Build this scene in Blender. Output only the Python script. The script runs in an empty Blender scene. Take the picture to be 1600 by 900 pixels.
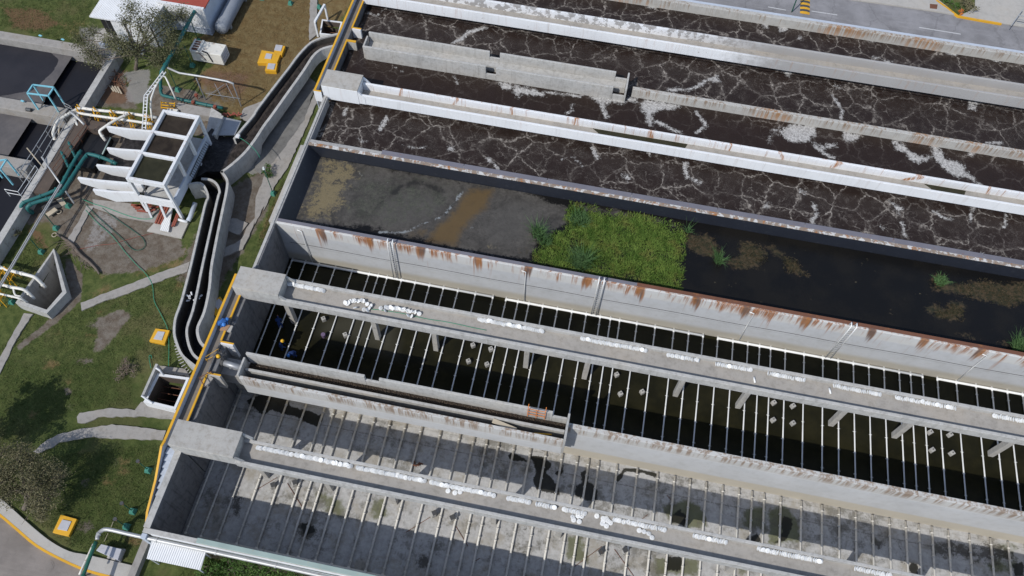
import bpy, bmesh, math, random
import numpy as np
from mathutils import Vector, Matrix, noise as mnoise
R = math.radians
random.seed(7)
K = 1.3                      # metres per layout unit
S = bpy.context.scene
COL = S.collection

# ------------------------------------------------------------------ camera, sky, sun, exposure
F, PITCH, YAW, ROLL, CH = 1282.39, 1.04652336, 0.148721292, 0.0522068382, 48.0
_cy, _sy = math.cos(YAW), math.sin(YAW)
FW = Vector((-_sy * math.cos(PITCH), _cy * math.cos(PITCH), -math.sin(PITCH)))
_r0 = Vector((_cy, _sy, 0)); _u0 = _r0.cross(FW)
RT = math.cos(ROLL) * _r0 + math.sin(ROLL) * _u0
UPV = -math.sin(ROLL) * _r0 + math.cos(ROLL) * _u0
cam = bpy.data.cameras.new('camera'); co = bpy.data.objects.new('camera', cam); COL.objects.link(co)
co.matrix_world = Matrix(((RT.x, UPV.x, -FW.x, 0), (RT.y, UPV.y, -FW.y, 0), (RT.z, UPV.z, -FW.z, CH * K), (0, 0, 0, 1)))
cam.sensor_width = 36; cam.sensor_fit = 'HORIZONTAL'; cam.lens = 36 * F / 1600
cam.clip_start = .5; cam.clip_end = 3000
S.camera = co
SUN_DIR = Vector((-.5, -.8, 1.0)).normalized()
EL = math.asin(SUN_DIR.z)
w = bpy.data.worlds.new('World'); S.world = w; w.use_nodes = True
nt = w.node_tree; nt.nodes.clear()
sky = nt.nodes.new('ShaderNodeTexSky'); sky.sky_type = 'NISHITA'; sky.sun_disc = False
sky.sun_elevation = EL; sky.sun_rotation = math.atan2(SUN_DIR.x, SUN_DIR.y)
sky.altitude = 2200; sky.dust_density = 2.0
bg = nt.nodes.new('ShaderNodeBackground'); bg.inputs['Strength'].default_value = .14
wo = nt.nodes.new('ShaderNodeOutputWorld')
hs = nt.nodes.new('ShaderNodeHueSaturation'); hs.inputs['Saturation'].default_value = .8   # partly clouded sky
nt.links.new(sky.outputs[0], hs.inputs['Color']); nt.links.new(hs.outputs[0], bg.inputs[0]); nt.links.new(bg.outputs[0], wo.inputs[0])
sl = bpy.data.lights.new('sun', 'SUN'); sl.energy = 2.7; sl.angle = R(.55); sl.color = (1, .97, .92)
so = bpy.data.objects.new('sun', sl); COL.objects.link(so)
so.rotation_euler = (-SUN_DIR).to_track_quat('-Z', 'Y').to_euler(); so.location = (0, 0, 80)
S.view_settings.view_transform = 'Standard'; S.view_settings.look = 'None'
S.view_settings.exposure = 0.42; S.view_settings.gamma = 1

# ------------------------------------------------------------------ pixel to place (survey of the photograph)
def G(x, y, z=0.0):
    d = FW + RT * ((x - 800) / F) - UPV * ((y - 450) / F)
    t = (z - CH) / d.z
    return Vector((d.x * t, d.y * t, z))
def GP(pts, z=0.0, ox=0, oy=0, s=1): return [G(ox + a / s, oy + b / s, z) for a, b in pts]
def px(pts, ox=0, oy=0, s=1): return [(ox + a / s, oy + b / s) for a, b in pts]

# ------------------------------------------------------------------ object helpers
LOC = {}
def props(o, label=None, cat=None, group=None, kind=None):
    if label: o['label'] = label
    if cat: o['category'] = cat
    if group: o['group'] = group
    if kind: o['kind'] = kind
    return o
def thing(name, label, cat, loc=(0, 0, 0), group=None):
    o = bpy.data.objects.new(name, None); COL.objects.link(o); o.empty_display_size = .3
    loc = Vector(loc); o.location = loc * K; LOC[o.name] = loc
    return props(o, label, cat, group)
class M:
    def __init__(s): s.v = []; s.f = []; s.smooth = False
    def add(s, vs, fs):
        n = len(s.v); s.v += [Vector(a) for a in vs]; s.f += [tuple(i + n for i in q) for q in fs]; return s
    def box(s, x0, x1, y0, y1, z0, z1):
        return s.add([(x0, y0, z0), (x1, y0, z0), (x1, y1, z0), (x0, y1, z0), (x0, y0, z1), (x1, y0, z1), (x1, y1, z1), (x0, y1, z1)],
                     [(3, 2, 1, 0), (4, 5, 6, 7), (0, 1, 5, 4), (1, 2, 6, 5), (2, 3, 7, 6), (3, 0, 4, 7)])
    def prism(s, poly, z0, z1):
        p = [Vector((a[0], a[1], 0)) for a in poly]; n = len(p)
        ar = sum(p[i].x * p[(i + 1) % n].y - p[(i + 1) % n].x * p[i].y for i in range(n))
        if ar < 0: p.reverse()
        vs = [(a.x, a.y, z0) for a in p] + [(a.x, a.y, z1) for a in p]
        return s.add(vs, [tuple(range(n - 1, -1, -1)), tuple(range(n, 2 * n))] + [(i, (i + 1) % n, n + (i + 1) % n, n + i) for i in range(n)])
    def beam(s, p, q, wd, h=None, up=(0, 0, 1)):
        p, q = Vector(p), Vector(q); h = h or wd; d = (q - p).normalized(); u = Vector(up)
        if abs(d.dot(u)) > .98: u = Vector((1, 0, 0))
        a = d.cross(u).normalized(); b = a.cross(d)
        a *= wd / 2; b *= h / 2
        vs = [p - a - b, p + a - b, p + a + b, p - a + b, q - a - b, q + a - b, q + a + b, q - a + b]
        return s.add(vs, [(0, 1, 2, 3), (7, 6, 5, 4), (0, 4, 5, 1), (1, 5, 6, 2), (2, 6, 7, 3), (3, 7, 4, 0)])
    def tube(s, pts, r, n=8, caps=True):
        pts = [Vector(p) for p in pts]; m = len(pts); vs = []; fs = []
        rr = r if isinstance(r, (list, tuple)) else [r] * m
        prev = None
        for i, p in enumerate(pts):
            d = ((pts[min(i + 1, m - 1)] - p).normalized() + (p - pts[max(i - 1, 0)]).normalized()).normalized()
            u = Vector((0, 0, 1)) if abs(d.z) < .95 else Vector((1, 0, 0))
            if prev is not None: u = prev
            a = d.cross(u)
            if a.length < 1e-4: a = d.cross(Vector((0, 1, 0)))
            a.normalize(); b = a.cross(d).normalized(); prev = b
            for k in range(n):
                t = 2 * math.pi * k / n; vs.append(p + (a * math.cos(t) + b * math.sin(t)) * rr[i])
        for i in range(m - 1):
            for k in range(n):
                k2 = (k + 1) % n; fs.append((i * n + k, i * n + k2, (i + 1) * n + k2, (i + 1) * n + k))
        if caps: fs += [tuple(range(n - 1, -1, -1)), tuple((m - 1) * n + k for k in range(n))]
        return s.add(vs, fs)
    def wallstrip(s, left, right, z0, z1):          # closed wall between two edge polylines
        n = len(left)
        z0s = z0 if isinstance(z0, list) else [z0] * n; z1s = z1 if isinstance(z1, list) else [z1] * n
        vs = []
        for i in range(n):
            a, b = left[i], right[i]
            vs += [(a[0], a[1], z0s[i]), (b[0], b[1], z0s[i]), (b[0], b[1], z1s[i]), (a[0], a[1], z1s[i])]
        fs = []
        for i in range(n - 1):
            o = 4 * i
            for k in range(4): fs.append((o + k, o + (k + 1) % 4, o + 4 + (k + 1) % 4, o + 4 + k))
        fs += [(3, 2, 1, 0), tuple(4 * (n - 1) + k for k in range(4))]
        return s.add(vs, fs)
    def build(s, name, m, parent=None, bevel=0, smooth=False):
        off = Vector((0, 0, 0))
        if parent is not None: off = LOC.get(parent.name, off)
        me = bpy.data.meshes.new(name)
        me.from_pydata([(v - off) * K for v in s.v], [], s.f); me.update()
        bm = bmesh.new(); bm.from_mesh(me); bmesh.ops.recalc_face_normals(bm, faces=bm.faces); bm.to_mesh(me); bm.free()
        if smooth:
            for p in me.polygons: p.use_smooth = True
        o = bpy.data.objects.new(name, me); COL.objects.link(o); me.materials.append(m)
        if parent is not None: o.parent = parent; LOC[o.name] = off
        if bevel:
            b = o.modifiers.new('bevel', 'BEVEL'); b.width = bevel * K; b.segments = 2; b.limit_method = 'ANGLE'
        return o
def offset_poly(pts, d):        # offset of a polyline to its left
    out = []
    for i, p in enumerate(pts):
        a = pts[max(i - 1, 0)]; b = pts[min(i + 1, len(pts) - 1)]
        t = Vector((b[0] - a[0], b[1] - a[1], 0)).normalized()
        out.append(Vector((p[0] - t.y * d, p[1] + t.x * d, 0)))
    return out
def smooth_line(pts, n=4):      # Catmull-Rom
    pts = [Vector(p) for p in pts]; out = []
    for i in range(len(pts) - 1):
        p0, p1, p2, p3 = pts[max(i - 1, 0)], pts[i], pts[i + 1], pts[min(i + 2, len(pts) - 1)]
        for k in range(n):
            t = k / n
            out.append(.5 * ((2 * p1) + (p2 - p0) * t + (2 * p0 - 5 * p1 + 4 * p2 - p3) * t * t + (3 * p1 - p0 - 3 * p2 + p3) * t ** 3))
    out.append(pts[-1]); return out

# ------------------------------------------------------------------ material helpers
class NG:
    def __init__(s, name):
        s.m = bpy.data.materials.new(name); s.m.use_nodes = True; s.t = s.m.node_tree; s.n = s.t.nodes
        s.b = s.n['Principled BSDF']; s.l = s.t.links; s._pos = None
    def put(s, sock, v):
        if hasattr(v, 'links'): s.l.new(v, sock)
        elif isinstance(v, (tuple, list)):
            v = tuple(v)
            if len(sock.default_value) == 4 and len(v) == 3: v = v + (1,)
            sock.default_value = v
        else: sock.default_value = v
    def pos(s):
        if s._pos is None: s._pos = s.n.new('ShaderNodeNewGeometry').outputs['Position']
        return s._pos
    def obj(s): return s.n.new('ShaderNodeTexCoord').outputs['Object']
    def rnd(s): return s.n.new('ShaderNodeObjectInfo').outputs['Random']
    def mapv(s, scale, vec=None, loc=(0, 0, 0), rot=(0, 0, 0)):
        q = s.n.new('ShaderNodeMapping'); s.l.new(vec or s.pos(), q.inputs['Vector'])
        q.inputs['Scale'].default_value = scale; q.inputs['Location'].default_value = loc; q.inputs['Rotation'].default_value = rot
        return q.outputs[0]
    def noise(s, scale, detail=4, rough=.55, vec=None, dist=0, col=False):
        q = s.n.new('ShaderNodeTexNoise'); s.l.new(vec or s.pos(), q.inputs['Vector'])
        q.inputs['Scale'].default_value = scale; q.inputs['Detail'].default_value = detail
        q.inputs['Roughness'].default_value = rough; q.inputs['Distortion'].default_value = dist
        return q.outputs['Color' if col else 'Fac']
    def voro(s, scale, feature='DISTANCE_TO_EDGE', vec=None, rnd=1):
        q = s.n.new('ShaderNodeTexVoronoi'); q.feature = feature; s.l.new(vec or s.pos(), q.inputs['Vector'])
        q.inputs['Scale'].default_value = scale; q.inputs['Randomness'].default_value = rnd
        return q.outputs['Distance']
    def math(s, op, a, b=0.0, clamp=False):
        q = s.n.new('ShaderNodeMath'); q.operation = op; q.use_clamp = clamp
        s.put(q.inputs[0], a); s.put(q.inputs[1], b); return q.outputs[0]
    def add(s, a, b): return s.math('ADD', a, b)
    def mul(s, a, b, clamp=False): return s.math('MULTIPLY', a, b, clamp)
    def step(s, v, a, b):        # smooth 0..1 as v goes a..b
        q = s.n.new('ShaderNodeMapRange'); q.interpolation_type = 'SMOOTHSTEP'; s.put(q.inputs[0], v)
        q.inputs[1].default_value = a; q.inputs[2].default_value = b
        if a > b: q.inputs[1].default_value = b; q.inputs[2].default_value = a; q.inputs[3].default_value = 1; q.inputs[4].default_value = 0
        return q.outputs[0]
    def mix(s, f, a, b):
        q = s.n.new('ShaderNodeMix'); q.data_type = 'RGBA'; s.put(q.inputs[0], f); s.put(q.inputs[6], a); s.put(q.inputs[7], b); return q.outputs[2]
    def mulc(s, c, v):           # colour times value
        q = s.n.new('ShaderNodeVectorMath'); q.operation = 'SCALE'; s.put(q.inputs[0], c); s.put(q.inputs['Scale'], v); return q.outputs[0]
    def vadd(s, a, b):
        q = s.n.new('ShaderNodeVectorMath'); q.operation = 'ADD'; s.put(q.inputs[0], a); s.put(q.inputs[1], b); return q.outputs[0]
    def xyz(s, vec=None):
        q = s.n.new('ShaderNodeSeparateXYZ'); s.l.new(vec or s.pos(), q.inputs[0]); return q.outputs
    def attr(s, name):
        q = s.n.new('ShaderNodeAttribute'); q.attribute_name = name; return q.outputs['Fac']
    def bump(s, h, strength=.3, dist=.05):
        q = s.n.new('ShaderNodeBump'); s.put(q.inputs['Height'], h); q.inputs['Strength'].default_value = strength
        q.inputs['Distance'].default_value = dist; s.l.new(q.outputs[0], s.b.inputs['Normal'])
    def out(s, col, rough=.85, spec=.3, metal=0):
        s.put(s.b.inputs['Base Color'], col); s.put(s.b.inputs['Roughness'], rough)
        s.b.inputs['Specular IOR Level'].default_value = spec; s.put(s.b.inputs['Metallic'], metal); return s.m

def paint(name, c, rough=.55, wear=(.10, .06, .04), amt=.35, spec=.35, metal=0, sc=3.0):
    g = NG(name)
    n = g.noise(sc, 6, .65); n2 = g.noise(sc * .22, 3)
    f = g.mul(g.step(n, .56, .72), amt)
    c2 = g.mulc(g.mix(f, c, wear), g.add(.78, g.mul(n2, .44)))
    g.bump(g.noise(30, 3), .12, .01)
    return g.out(c2, rough, spec, metal)
def concrete(name, c=(.36, .35, .325), dark=(.15, .145, .13), amt=.5, streak=0, tint=(.26, .2, .13), tamt=.25, warm=0):
    g = NG(name)
    big = g.noise(.35, 5, .6); mid = g.noise(2.2, 6, .7); fine = g.noise(24, 3, .7)
    base = g.mix(g.mul(g.step(mid, .42, .75), amt), c, dark)
    base = g.mix(g.mul(g.step(big, .45, .75), tamt), base, tint)
    if streak:
        sv = g.noise(1.0, 5, .65, g.mapv((3.2, 3.2, .22)))
        base = g.mix(g.mul(g.step(sv, .5, .72), streak), base, dark)
    spot = g.step(g.noise(5.5, 6, .8), .58, .72); base = g.mix(g.mul(spot, amt * .8), base, dark)
    k = g.mul(g.add(.62, g.mul(big, .6)), g.add(.78, g.mul(fine, .44)))
    g.bump(g.add(mid, g.mul(fine, .5)), .25, .03)
    return g.out(g.mulc(base, k), .9, .2)
def white_wall(name, c=(.66, .665, .67), peel=.5, rust=.5, ztop=2.5, grey=(.33, .32, .31), fade=None):
    g = NG(name); x = g.xyz()
    mid = g.noise(1.6, 6, .68); fine = g.noise(22, 3, .7); big = g.noise(.25, 3)
    base = g.mix(g.step(mid, .78 - .3 * peel, .83 - .3 * peel), c, grey)
    if fade:                      # paint worn away further along the channel
        base = g.mix(g.step(g.add(x[0], g.mul(g.add(mid, -.5), 9)), fade[0], fade[1]), base, grey)
    sv = g.noise(1.0, 5, .7, g.mapv((2.6, 2.6, .16)))
    st = g.mul(g.step(sv, .54, .70), rust)
    st = g.mul(st, g.step(x[2], (ztop - 1.5) * K, ztop * K))
    base = g.mix(st, base, (.30, .12, .035))
    if rust > .5:
        pg = g.math('ABSOLUTE', g.add(g.math('FRACT', g.math('DIVIDE', g.add(x[0], g.mul(g.noise(.12, 2), 9.0)), 4.6 * K)), -.5))
        pr_ = g.mul(g.step(pg, .045, .012), g.step(g.noise(1.0, 4, .7, g.mapv((6, 6, .3))), .38, .58))
        base = g.mix(pr_, base, (.33, .14, .045))
    dv = g.noise(1.0, 4, .7, g.mapv((5, 5, .3)))
    base = g.mix(g.mul(g.step(dv, .5, .8), .3), base, (.30, .29, .26))
    g.bump(g.add(mid, fine), .15, .02)
    return g.out(g.mulc(base, g.add(.86, g.mul(big, .26))), .8, .25)

MT = {}
MT['conc'] = concrete('concrete')
MT['conc_light'] = concrete('light concrete', (.455, .445, .42), (.2, .19, .172), .5, .4)
MT['conc_wall'] = concrete('tank wall concrete', (.36, .355, .345), (.12, .12, .12), .45, .6)
MT['conc_shade'] = concrete('shade darkened wall concrete', (.19, .19, .195), (.06, .06, .06), .6, .7, (.1, .09, .07), .4)  # wall concrete with the shade on the left end walls put into its colour
MT['conc_box'] = concrete('rough concrete box', (.41, .395, .365), (.22, .19, .15), .5, .3)
MT['conc_floor'] = concrete('channel floor concrete', (.37, .345, .31), (.16, .145, .125), .45)
MT['conc_walk'] = concrete('walkway floor', (.2, .175, .15), (.1, .085, .07), .5)
MT['conc_path'] = concrete('path concrete', (.33, .31, .285), (.17, .155, .135), .5, 0, (.2, .16, .11), .5)
MT['conc_side'] = concrete('sidewalk concrete', (.43, .41, .375), (.3, .28, .25), .4)
MT['white_a'] = white_wall('chipped white paint', peel=.45, rust=.3, fade=(9, 17))
MT['white_a_back'] = white_wall('flaking white paint', peel=1.0, rust=.1, fade=(3, 16))
MT['white_b'] = white_wall('bright white paint', peel=.12, rust=.15)
MT['white_b_back'] = white_wall('rust streaked white paint', peel=.2, rust=.8)
MT['strip'] = white_wall('rust spotted worn strip', c=(.52, .51, .49), peel=1.1, rust=1.0, ztop=1.7, grey=(.24, .19, .15))
MT['white'] = white_wall('weathered white paint', c=(.64, .645, .645), peel=.3, rust=.4, ztop=2.4, grey=(.36, .34, .31))
MT['white_pipe'] = paint('white pipe paint', (.64, .62, .56), .5, (.30, .19, .10), .8, sc=2.4)
MT['pvc'] = paint('pvc', (.74, .74, .72), .4, (.42, .40, .35), .5)
MT['pvc_dirty'] = paint('dirty pvc', (.62, .59, .53), .5, (.16, .13, .1), .8, sc=5)
MT['yellow'] = paint('yellow paint', (.60, .32, .02), .6, (.3, .19, .06), .7)
MT['yellow_metal'] = paint('yellow steel', (.68, .36, .02), .5, (.25, .13, .05), .6)
MT['orange'] = paint('orange steel', (.55, .17, .03), .5, (.3, .12, .05), .4)
MT['bluegrey'] = paint('blue grey paint', (.42, .46, .52), .7, (.3, .31, .33), .5)
MT['teal'] = paint('teal pipe paint', (.018, .115, .11), .5, (.07, .085, .07), .7)
MT['green'] = paint('green post paint', (.015, .09, .06), .5, (.05, .06, .05), .4)
MT['greenbase'] = paint('green footing paint', (.05, .2, .15), .7, (.12, .14, .1), .6)
MT['palegreen'] = paint('pale green pipe', (.27, .34, .31), .6, (.35, .3, .2), .5)
MT['cyan'] = paint('cyan steel', (.2, .48, .56), .5, (.16, .2, .22), .6)
MT['steel'] = paint('grey steel', (.32, .33, .34), .45, (.2, .14, .1), .4, metal=.4)
MT['galv'] = paint('galvanised pipe', (.42, .42, .41), .45, (.24, .2, .16), .5, metal=.3)
MT['darksteel'] = paint('dark steel', (.06, .06, .06), .5, (.1, .06, .04), .5)
MT['rust'] = paint('rusty steel', (.14, .06, .035), .8, (.26, .11, .04), .7)
MT['grate'] = paint('brown grating', (.085, .065, .052), .9, (.17, .11, .07), .7, sc=5)
MT['redrust'] = paint('red oxide beam', (.25, .07, .045), .65, (.1, .05, .04), .6)
MT['redroof'] = paint('red roof', (.30, .06, .04), .75, (.22, .08, .06), .6)
MT['wood'] = paint('weathered wood', (.42, .36, .27), .85, (.22, .18, .13), .7)
MT['lidgrey'] = paint('grey lid', (.40, .40, .42), .6, (.25, .24, .23), .5)
MT['liner'] = paint('navy liner', (.017, .02, .028), .45, (.05, .053, .06), .5, spec=.4)
MT['cap'] = paint('purple grey flashing', (.15, .145, .165), .55, (.2, .1, .07), .5)
MT['rubber'] = paint('white membrane', (.68, .68, .66), .55, (.42, .40, .36), .6, sc=7)
MT['hose'] = paint('green hose', (.03, .22, .13), .5, (.1, .16, .1), .3)
MT['black'] = paint('black', (.012, .012, .013), .5, (.03, .03, .03), .3)
MT['dirt_bed'] = paint('dark sludge bed', (.03, .022, .016), .95, (.1, .075, .055), .8, sc=7)
MT['dirt_deb'] = paint('dry sludge', (.07, .05, .035), .95, (.4, .36, .31), 1, sc=9)
MT['blue'] = paint('blue overalls', (.022, .095, .29), .9, (.02, .08, .3), .5)
MT['navy'] = paint('navy overalls', (.02, .05, .17), .9, (.02, .03, .1), .5)
MT['skin'] = paint('skin', (.28, .15, .09), .6, (.2, .1, .06), .2)
MT['helmet'] = paint('helmet yellow', (.8, .45, .03), .35, (.7, .4, .03), .1)
MT['bluehat'] = paint('blue helmet', (.05, .2, .55), .35, (.05, .2, .5), .1)
MT['purple'] = paint('mauve bucket', (.14, .1, .17), .5, (.1, .08, .12), .3)
MT['cardboard'] = paint('brown board', (.33, .2, .12), .85, (.22, .13, .08), .5)
MT['hatpale'] = paint('pale lamp glass', (.6, .62, .6), .3, (.5, .5, .48), .2)
MT['tank_cyl'] = paint('silver tank', (.24, .26, .29), .6, (.36, .36, .36), .7, metal=.1)

def mat_rustwall():
    g = NG('rust streaked wall'); x = g.xyz()
    mid = g.noise(1.8, 6, .65); fine = g.noise(22, 3); big = g.noise(.3, 3)
    c = g.mix(g.mul(g.step(mid, .4, .75), .4), (.47, .48, .49), (.36, .36, .35))
    z = x[2]
    low = g.step(g.add(z, g.mul(g.add(mid, -.5), .5)), -1.4 * K, -2.0 * K)
    c = g.mix(g.mul(low, .75), c, (.36, .32, .24))
    # pour lines
    wv = g.math('ABSOLUTE', g.add(z, -1.0 * K)); c = g.mix(g.mul(g.step(wv, .04, .0), .5), c, (.6, .6, .58))
    wv = g.math('ABSOLUTE', g.add(z, .55 * K)); c = g.mix(g.mul(g.step(wv, .03, .0), .6), c, (.14, .14, .14))
    up = g.step(z, .75 * K, 1.15 * K)
    c = g.mix(g.mul(up, .55), c, (.58, .56, .51))
    s1 = g.noise(1.0, 5, .7, g.mapv((2.4, 2.4, .12)))
    s2 = g.noise(1.0, 3, .6, g.mapv((.26, .26, .02), loc=(3.1, 0, 0)))
    amt = g.mul(g.step(g.add(s1, g.mul(g.add(s2, -.5), .8)), .46, .60), g.step(g.add(z, g.mul(g.add(g.noise(1.0, 3, .6, g.mapv((2.2, 2.2, .02))), -.5), 2.6)), .75 * K, 1.6 * K))
    amt = g.mul(amt, g.step(g.noise(1.0, 5, .8, g.mapv((7, 7, .3))), .3, .55))
    c = g.mix(g.mul(amt, .95), c, (.27, .105, .035))
    lng = g.mul(g.step(g.noise(1.0, 4, .7, g.mapv((1.5, 1.5, .05), loc=(9, 0, 0))), .60, .69), g.step(z, -.9 * K, 1.5 * K))
    c = g.mix(g.mul(lng, .85), c, (.30, .12, .04))
    pg = g.math('ABSOLUTE', g.add(g.math('FRACT', g.math('DIVIDE', g.add(x[0], g.mul(g.noise(.1, 1), 3.0)), 3.62 * K)), -.5))
    pw = g.add(.052, g.mul(g.step(z, .2 * K, 1.7 * K), .045))
    pr_ = g.mul(g.step(g.math('DIVIDE', pg, pw), 1.0, .55), g.step(g.add(z, g.mul(g.add(g.noise(1.0, 4, .7, g.mapv((4, 4, .05))), -.5), 4.0)), .1 * K, 1.3 * K))
    c = g.mix(g.mul(pr_, .9), c, g.mix(g.step(s1, .4, .6), (.10, .045, .025), (.30, .125, .04)))
    g.bump(g.add(mid, fine), .2, .03)
    return g.out(g.mulc(c, g.add(.86, g.mul(big, .28))), .85, .25)
MT['rustwall'] = mat_rustwall()
def mat_weir():
    g = NG('pale stained wall'); x = g.xyz()
    mid = g.noise(1.8, 6, .65); fine = g.noise(22, 3); z = x[2]
    c = g.mix(g.mul(g.step(mid, .4, .75), .35), (.47, .475, .475), (.36, .35, .33))
    c = g.mix(g.step(g.add(z, g.mul(mid, .3)), -1.2 * K, -1.45 * K), c, (.45, .41, .335))
    wv = g.math('ABSOLUTE', g.add(z, -.95 * K)); c = g.mix(g.mul(g.step(wv, .05, .0), .6), c, (.66, .66, .64))
    st = g.mul(g.step(g.noise(1.0, 5, .7, g.mapv((3.2, 3.2, .2))), .45, .60), g.step(z, .8 * K, 1.6 * K))
    c = g.mix(g.mul(g.step(z, .9 * K, 1.1 * K), .4), c, (.45, .42, .36))
    c = g.mix(g.mul(st, .75), c, (.19, .115, .06))
    g.bump(g.add(mid, fine), .2, .03)
    return g.out(g.mulc(c, g.add(.85, g.mul(g.noise(.3, 3), .3))), .88, .2)
MT['weir'] = mat_weir()
def mat_stainedge():
    g = NG('brown streaked concrete'); x = g.xyz(); z = x[2]
    mid = g.noise(2, 6, .65)
    c = g.mix(g.mul(g.step(mid, .4, .75), .45), (.42, .41, .38), (.27, .26, .24))
    sv = g.noise(1.0, 5, .75, g.mapv((4.5, 4.5, .15))); big = g.noise(.22, 3)
    st = g.step(g.add(sv, g.mul(g.add(big, -.5), .5)), .46, .66)
    c = g.mix(g.mul(g.mul(st, g.step(z, 1.0 * K, 1.8 * K)), .8), c, (.19, .115, .06))
    c = g.mix(g.mul(g.mul(g.step(big, .56, .66), g.step(sv, .4, .6)), .6), c, (.36, .17, .06))
    g.bump(mid, .2, .03)
    return g.out(c, .88, .2)
MT['stain'] = mat_stainedge()
def mat_corr(name, c, axis=0, per=.16):
    g = NG(name); x = g.xyz(g.obj())
    wv = g.math('SINE', g.mul(x[axis], 2 * math.pi / per))
    f = g.mul(g.step(g.noise(1.0, 4, .6, g.mapv((1.2, .25, 1), g.obj())), .6, .75), .5)
    col = g.mix(f, c, (.45, .33, .2))
    g.bump(wv, .8, .03)
    return g.out(g.mulc(col, g.add(.85, g.mul(g.noise(.8, 3), .25))), .5, .4)
MT['corr_white'] = mat_corr('white corrugated sheet', (.78, .78, .77))

# painted sheets: albedo regions kept as vertex attributes
def poly_sd(P, poly):            # signed distance (positive inside), numpy
    q = np.array([(a[0], a[1]) for a in poly]); n = len(q)
    dmin = np.full(len(P), 1e9); ins = np.zeros(len(P), bool)
    for i in range(n):
        a, b = q[i], q[(i + 1) % n]; e = b - a; wv = P - a
        t = np.clip((wv @ e) / max(e @ e, 1e-9), 0, 1); dd = wv - t[:, None] * e
        dmin = np.minimum(dmin, (dd ** 2).sum(1))
        c = ((a[1] > P[:, 1]) != (b[1] > P[:, 1])) & (P[:, 0] < (b[0] - a[0]) * (P[:, 1] - a[1]) / (b[1] - a[1] + 1e-12) + a[0])
        ins ^= c
    return np.where(ins, 1, -1) * np.sqrt(dmin)
def line_d(P, line):
    q = np.array([(a[0], a[1]) for a in line]); dmin = np.full(len(P), 1e9)
    for i in range(len(q) - 1):
        a, b = q[i], q[i + 1]; e = b - a; wv = P - a
        t = np.clip((wv @ e) / max(e @ e, 1e-9), 0, 1); dd = wv - t[:, None] * e
        dmin = np.minimum(dmin, (dd ** 2).sum(1))
    return np.sqrt(dmin)
def sheet(name, xs, ys, z, m, layers, holes=(), zf=None):
    xs = np.array(xs); ys = np.array(ys); X, Y = np.meshgrid(xs, ys); P = np.stack([X.ravel(), Y.ravel()], 1)
    Z = np.full(len(P), float(z)) if zf is None else zf(P)
    nx, ny = len(xs), len(ys)
    i, j = np.meshgrid(np.arange(nx - 1), np.arange(ny - 1)); i = i.ravel(); j = j.ravel()
    cx = (xs[i] + xs[i + 1]) / 2; cyy = (ys[j] + ys[j + 1]) / 2; keep = np.ones(len(i), bool)
    for hl in holes:
        if len(hl) == 4 and not hasattr(hl[0], 'x'): a, b, c, d = hl; keep &= ~((cx > a) & (cx < b) & (cyy > c) & (cyy < d))
        else: keep &= ~(poly_sd(np.stack([cx, cyy], 1), hl) > .04)
    i = i[keep]; j = j[keep]; q = j * nx + i
    fs = np.stack([q, q + 1, q + nx + 1, q + nx], 1)
    me = bpy.data.meshes.new(name)
    me.from_pydata((np.column_stack([P, Z]) * K).tolist(), [], fs.tolist()); me.update()
    for an, items in layers.items():
        val = np.zeros(len(P))
        for it in items:
            if it[0] == 'p': _, poly, fe, v = it; d = poly_sd(P, poly); k = np.clip(d / (2 * fe) + .5, 0, 1)
            else: _, line, wd, fe, v = it; d = wd - line_d(P, line); k = np.clip(d / (2 * fe) + .5, 0, 1)
            val = np.maximum(val, k * v) if v > 0 else val * (1 - k * (-v))
        at = me.attributes.new(an, 'FLOAT', 'POINT'); at.data.foreach_set('value', val.astype(np.float32))
    o = bpy.data.objects.new(name, me); COL.objects.link(o); me.materials.append(m)
    return o

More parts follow.
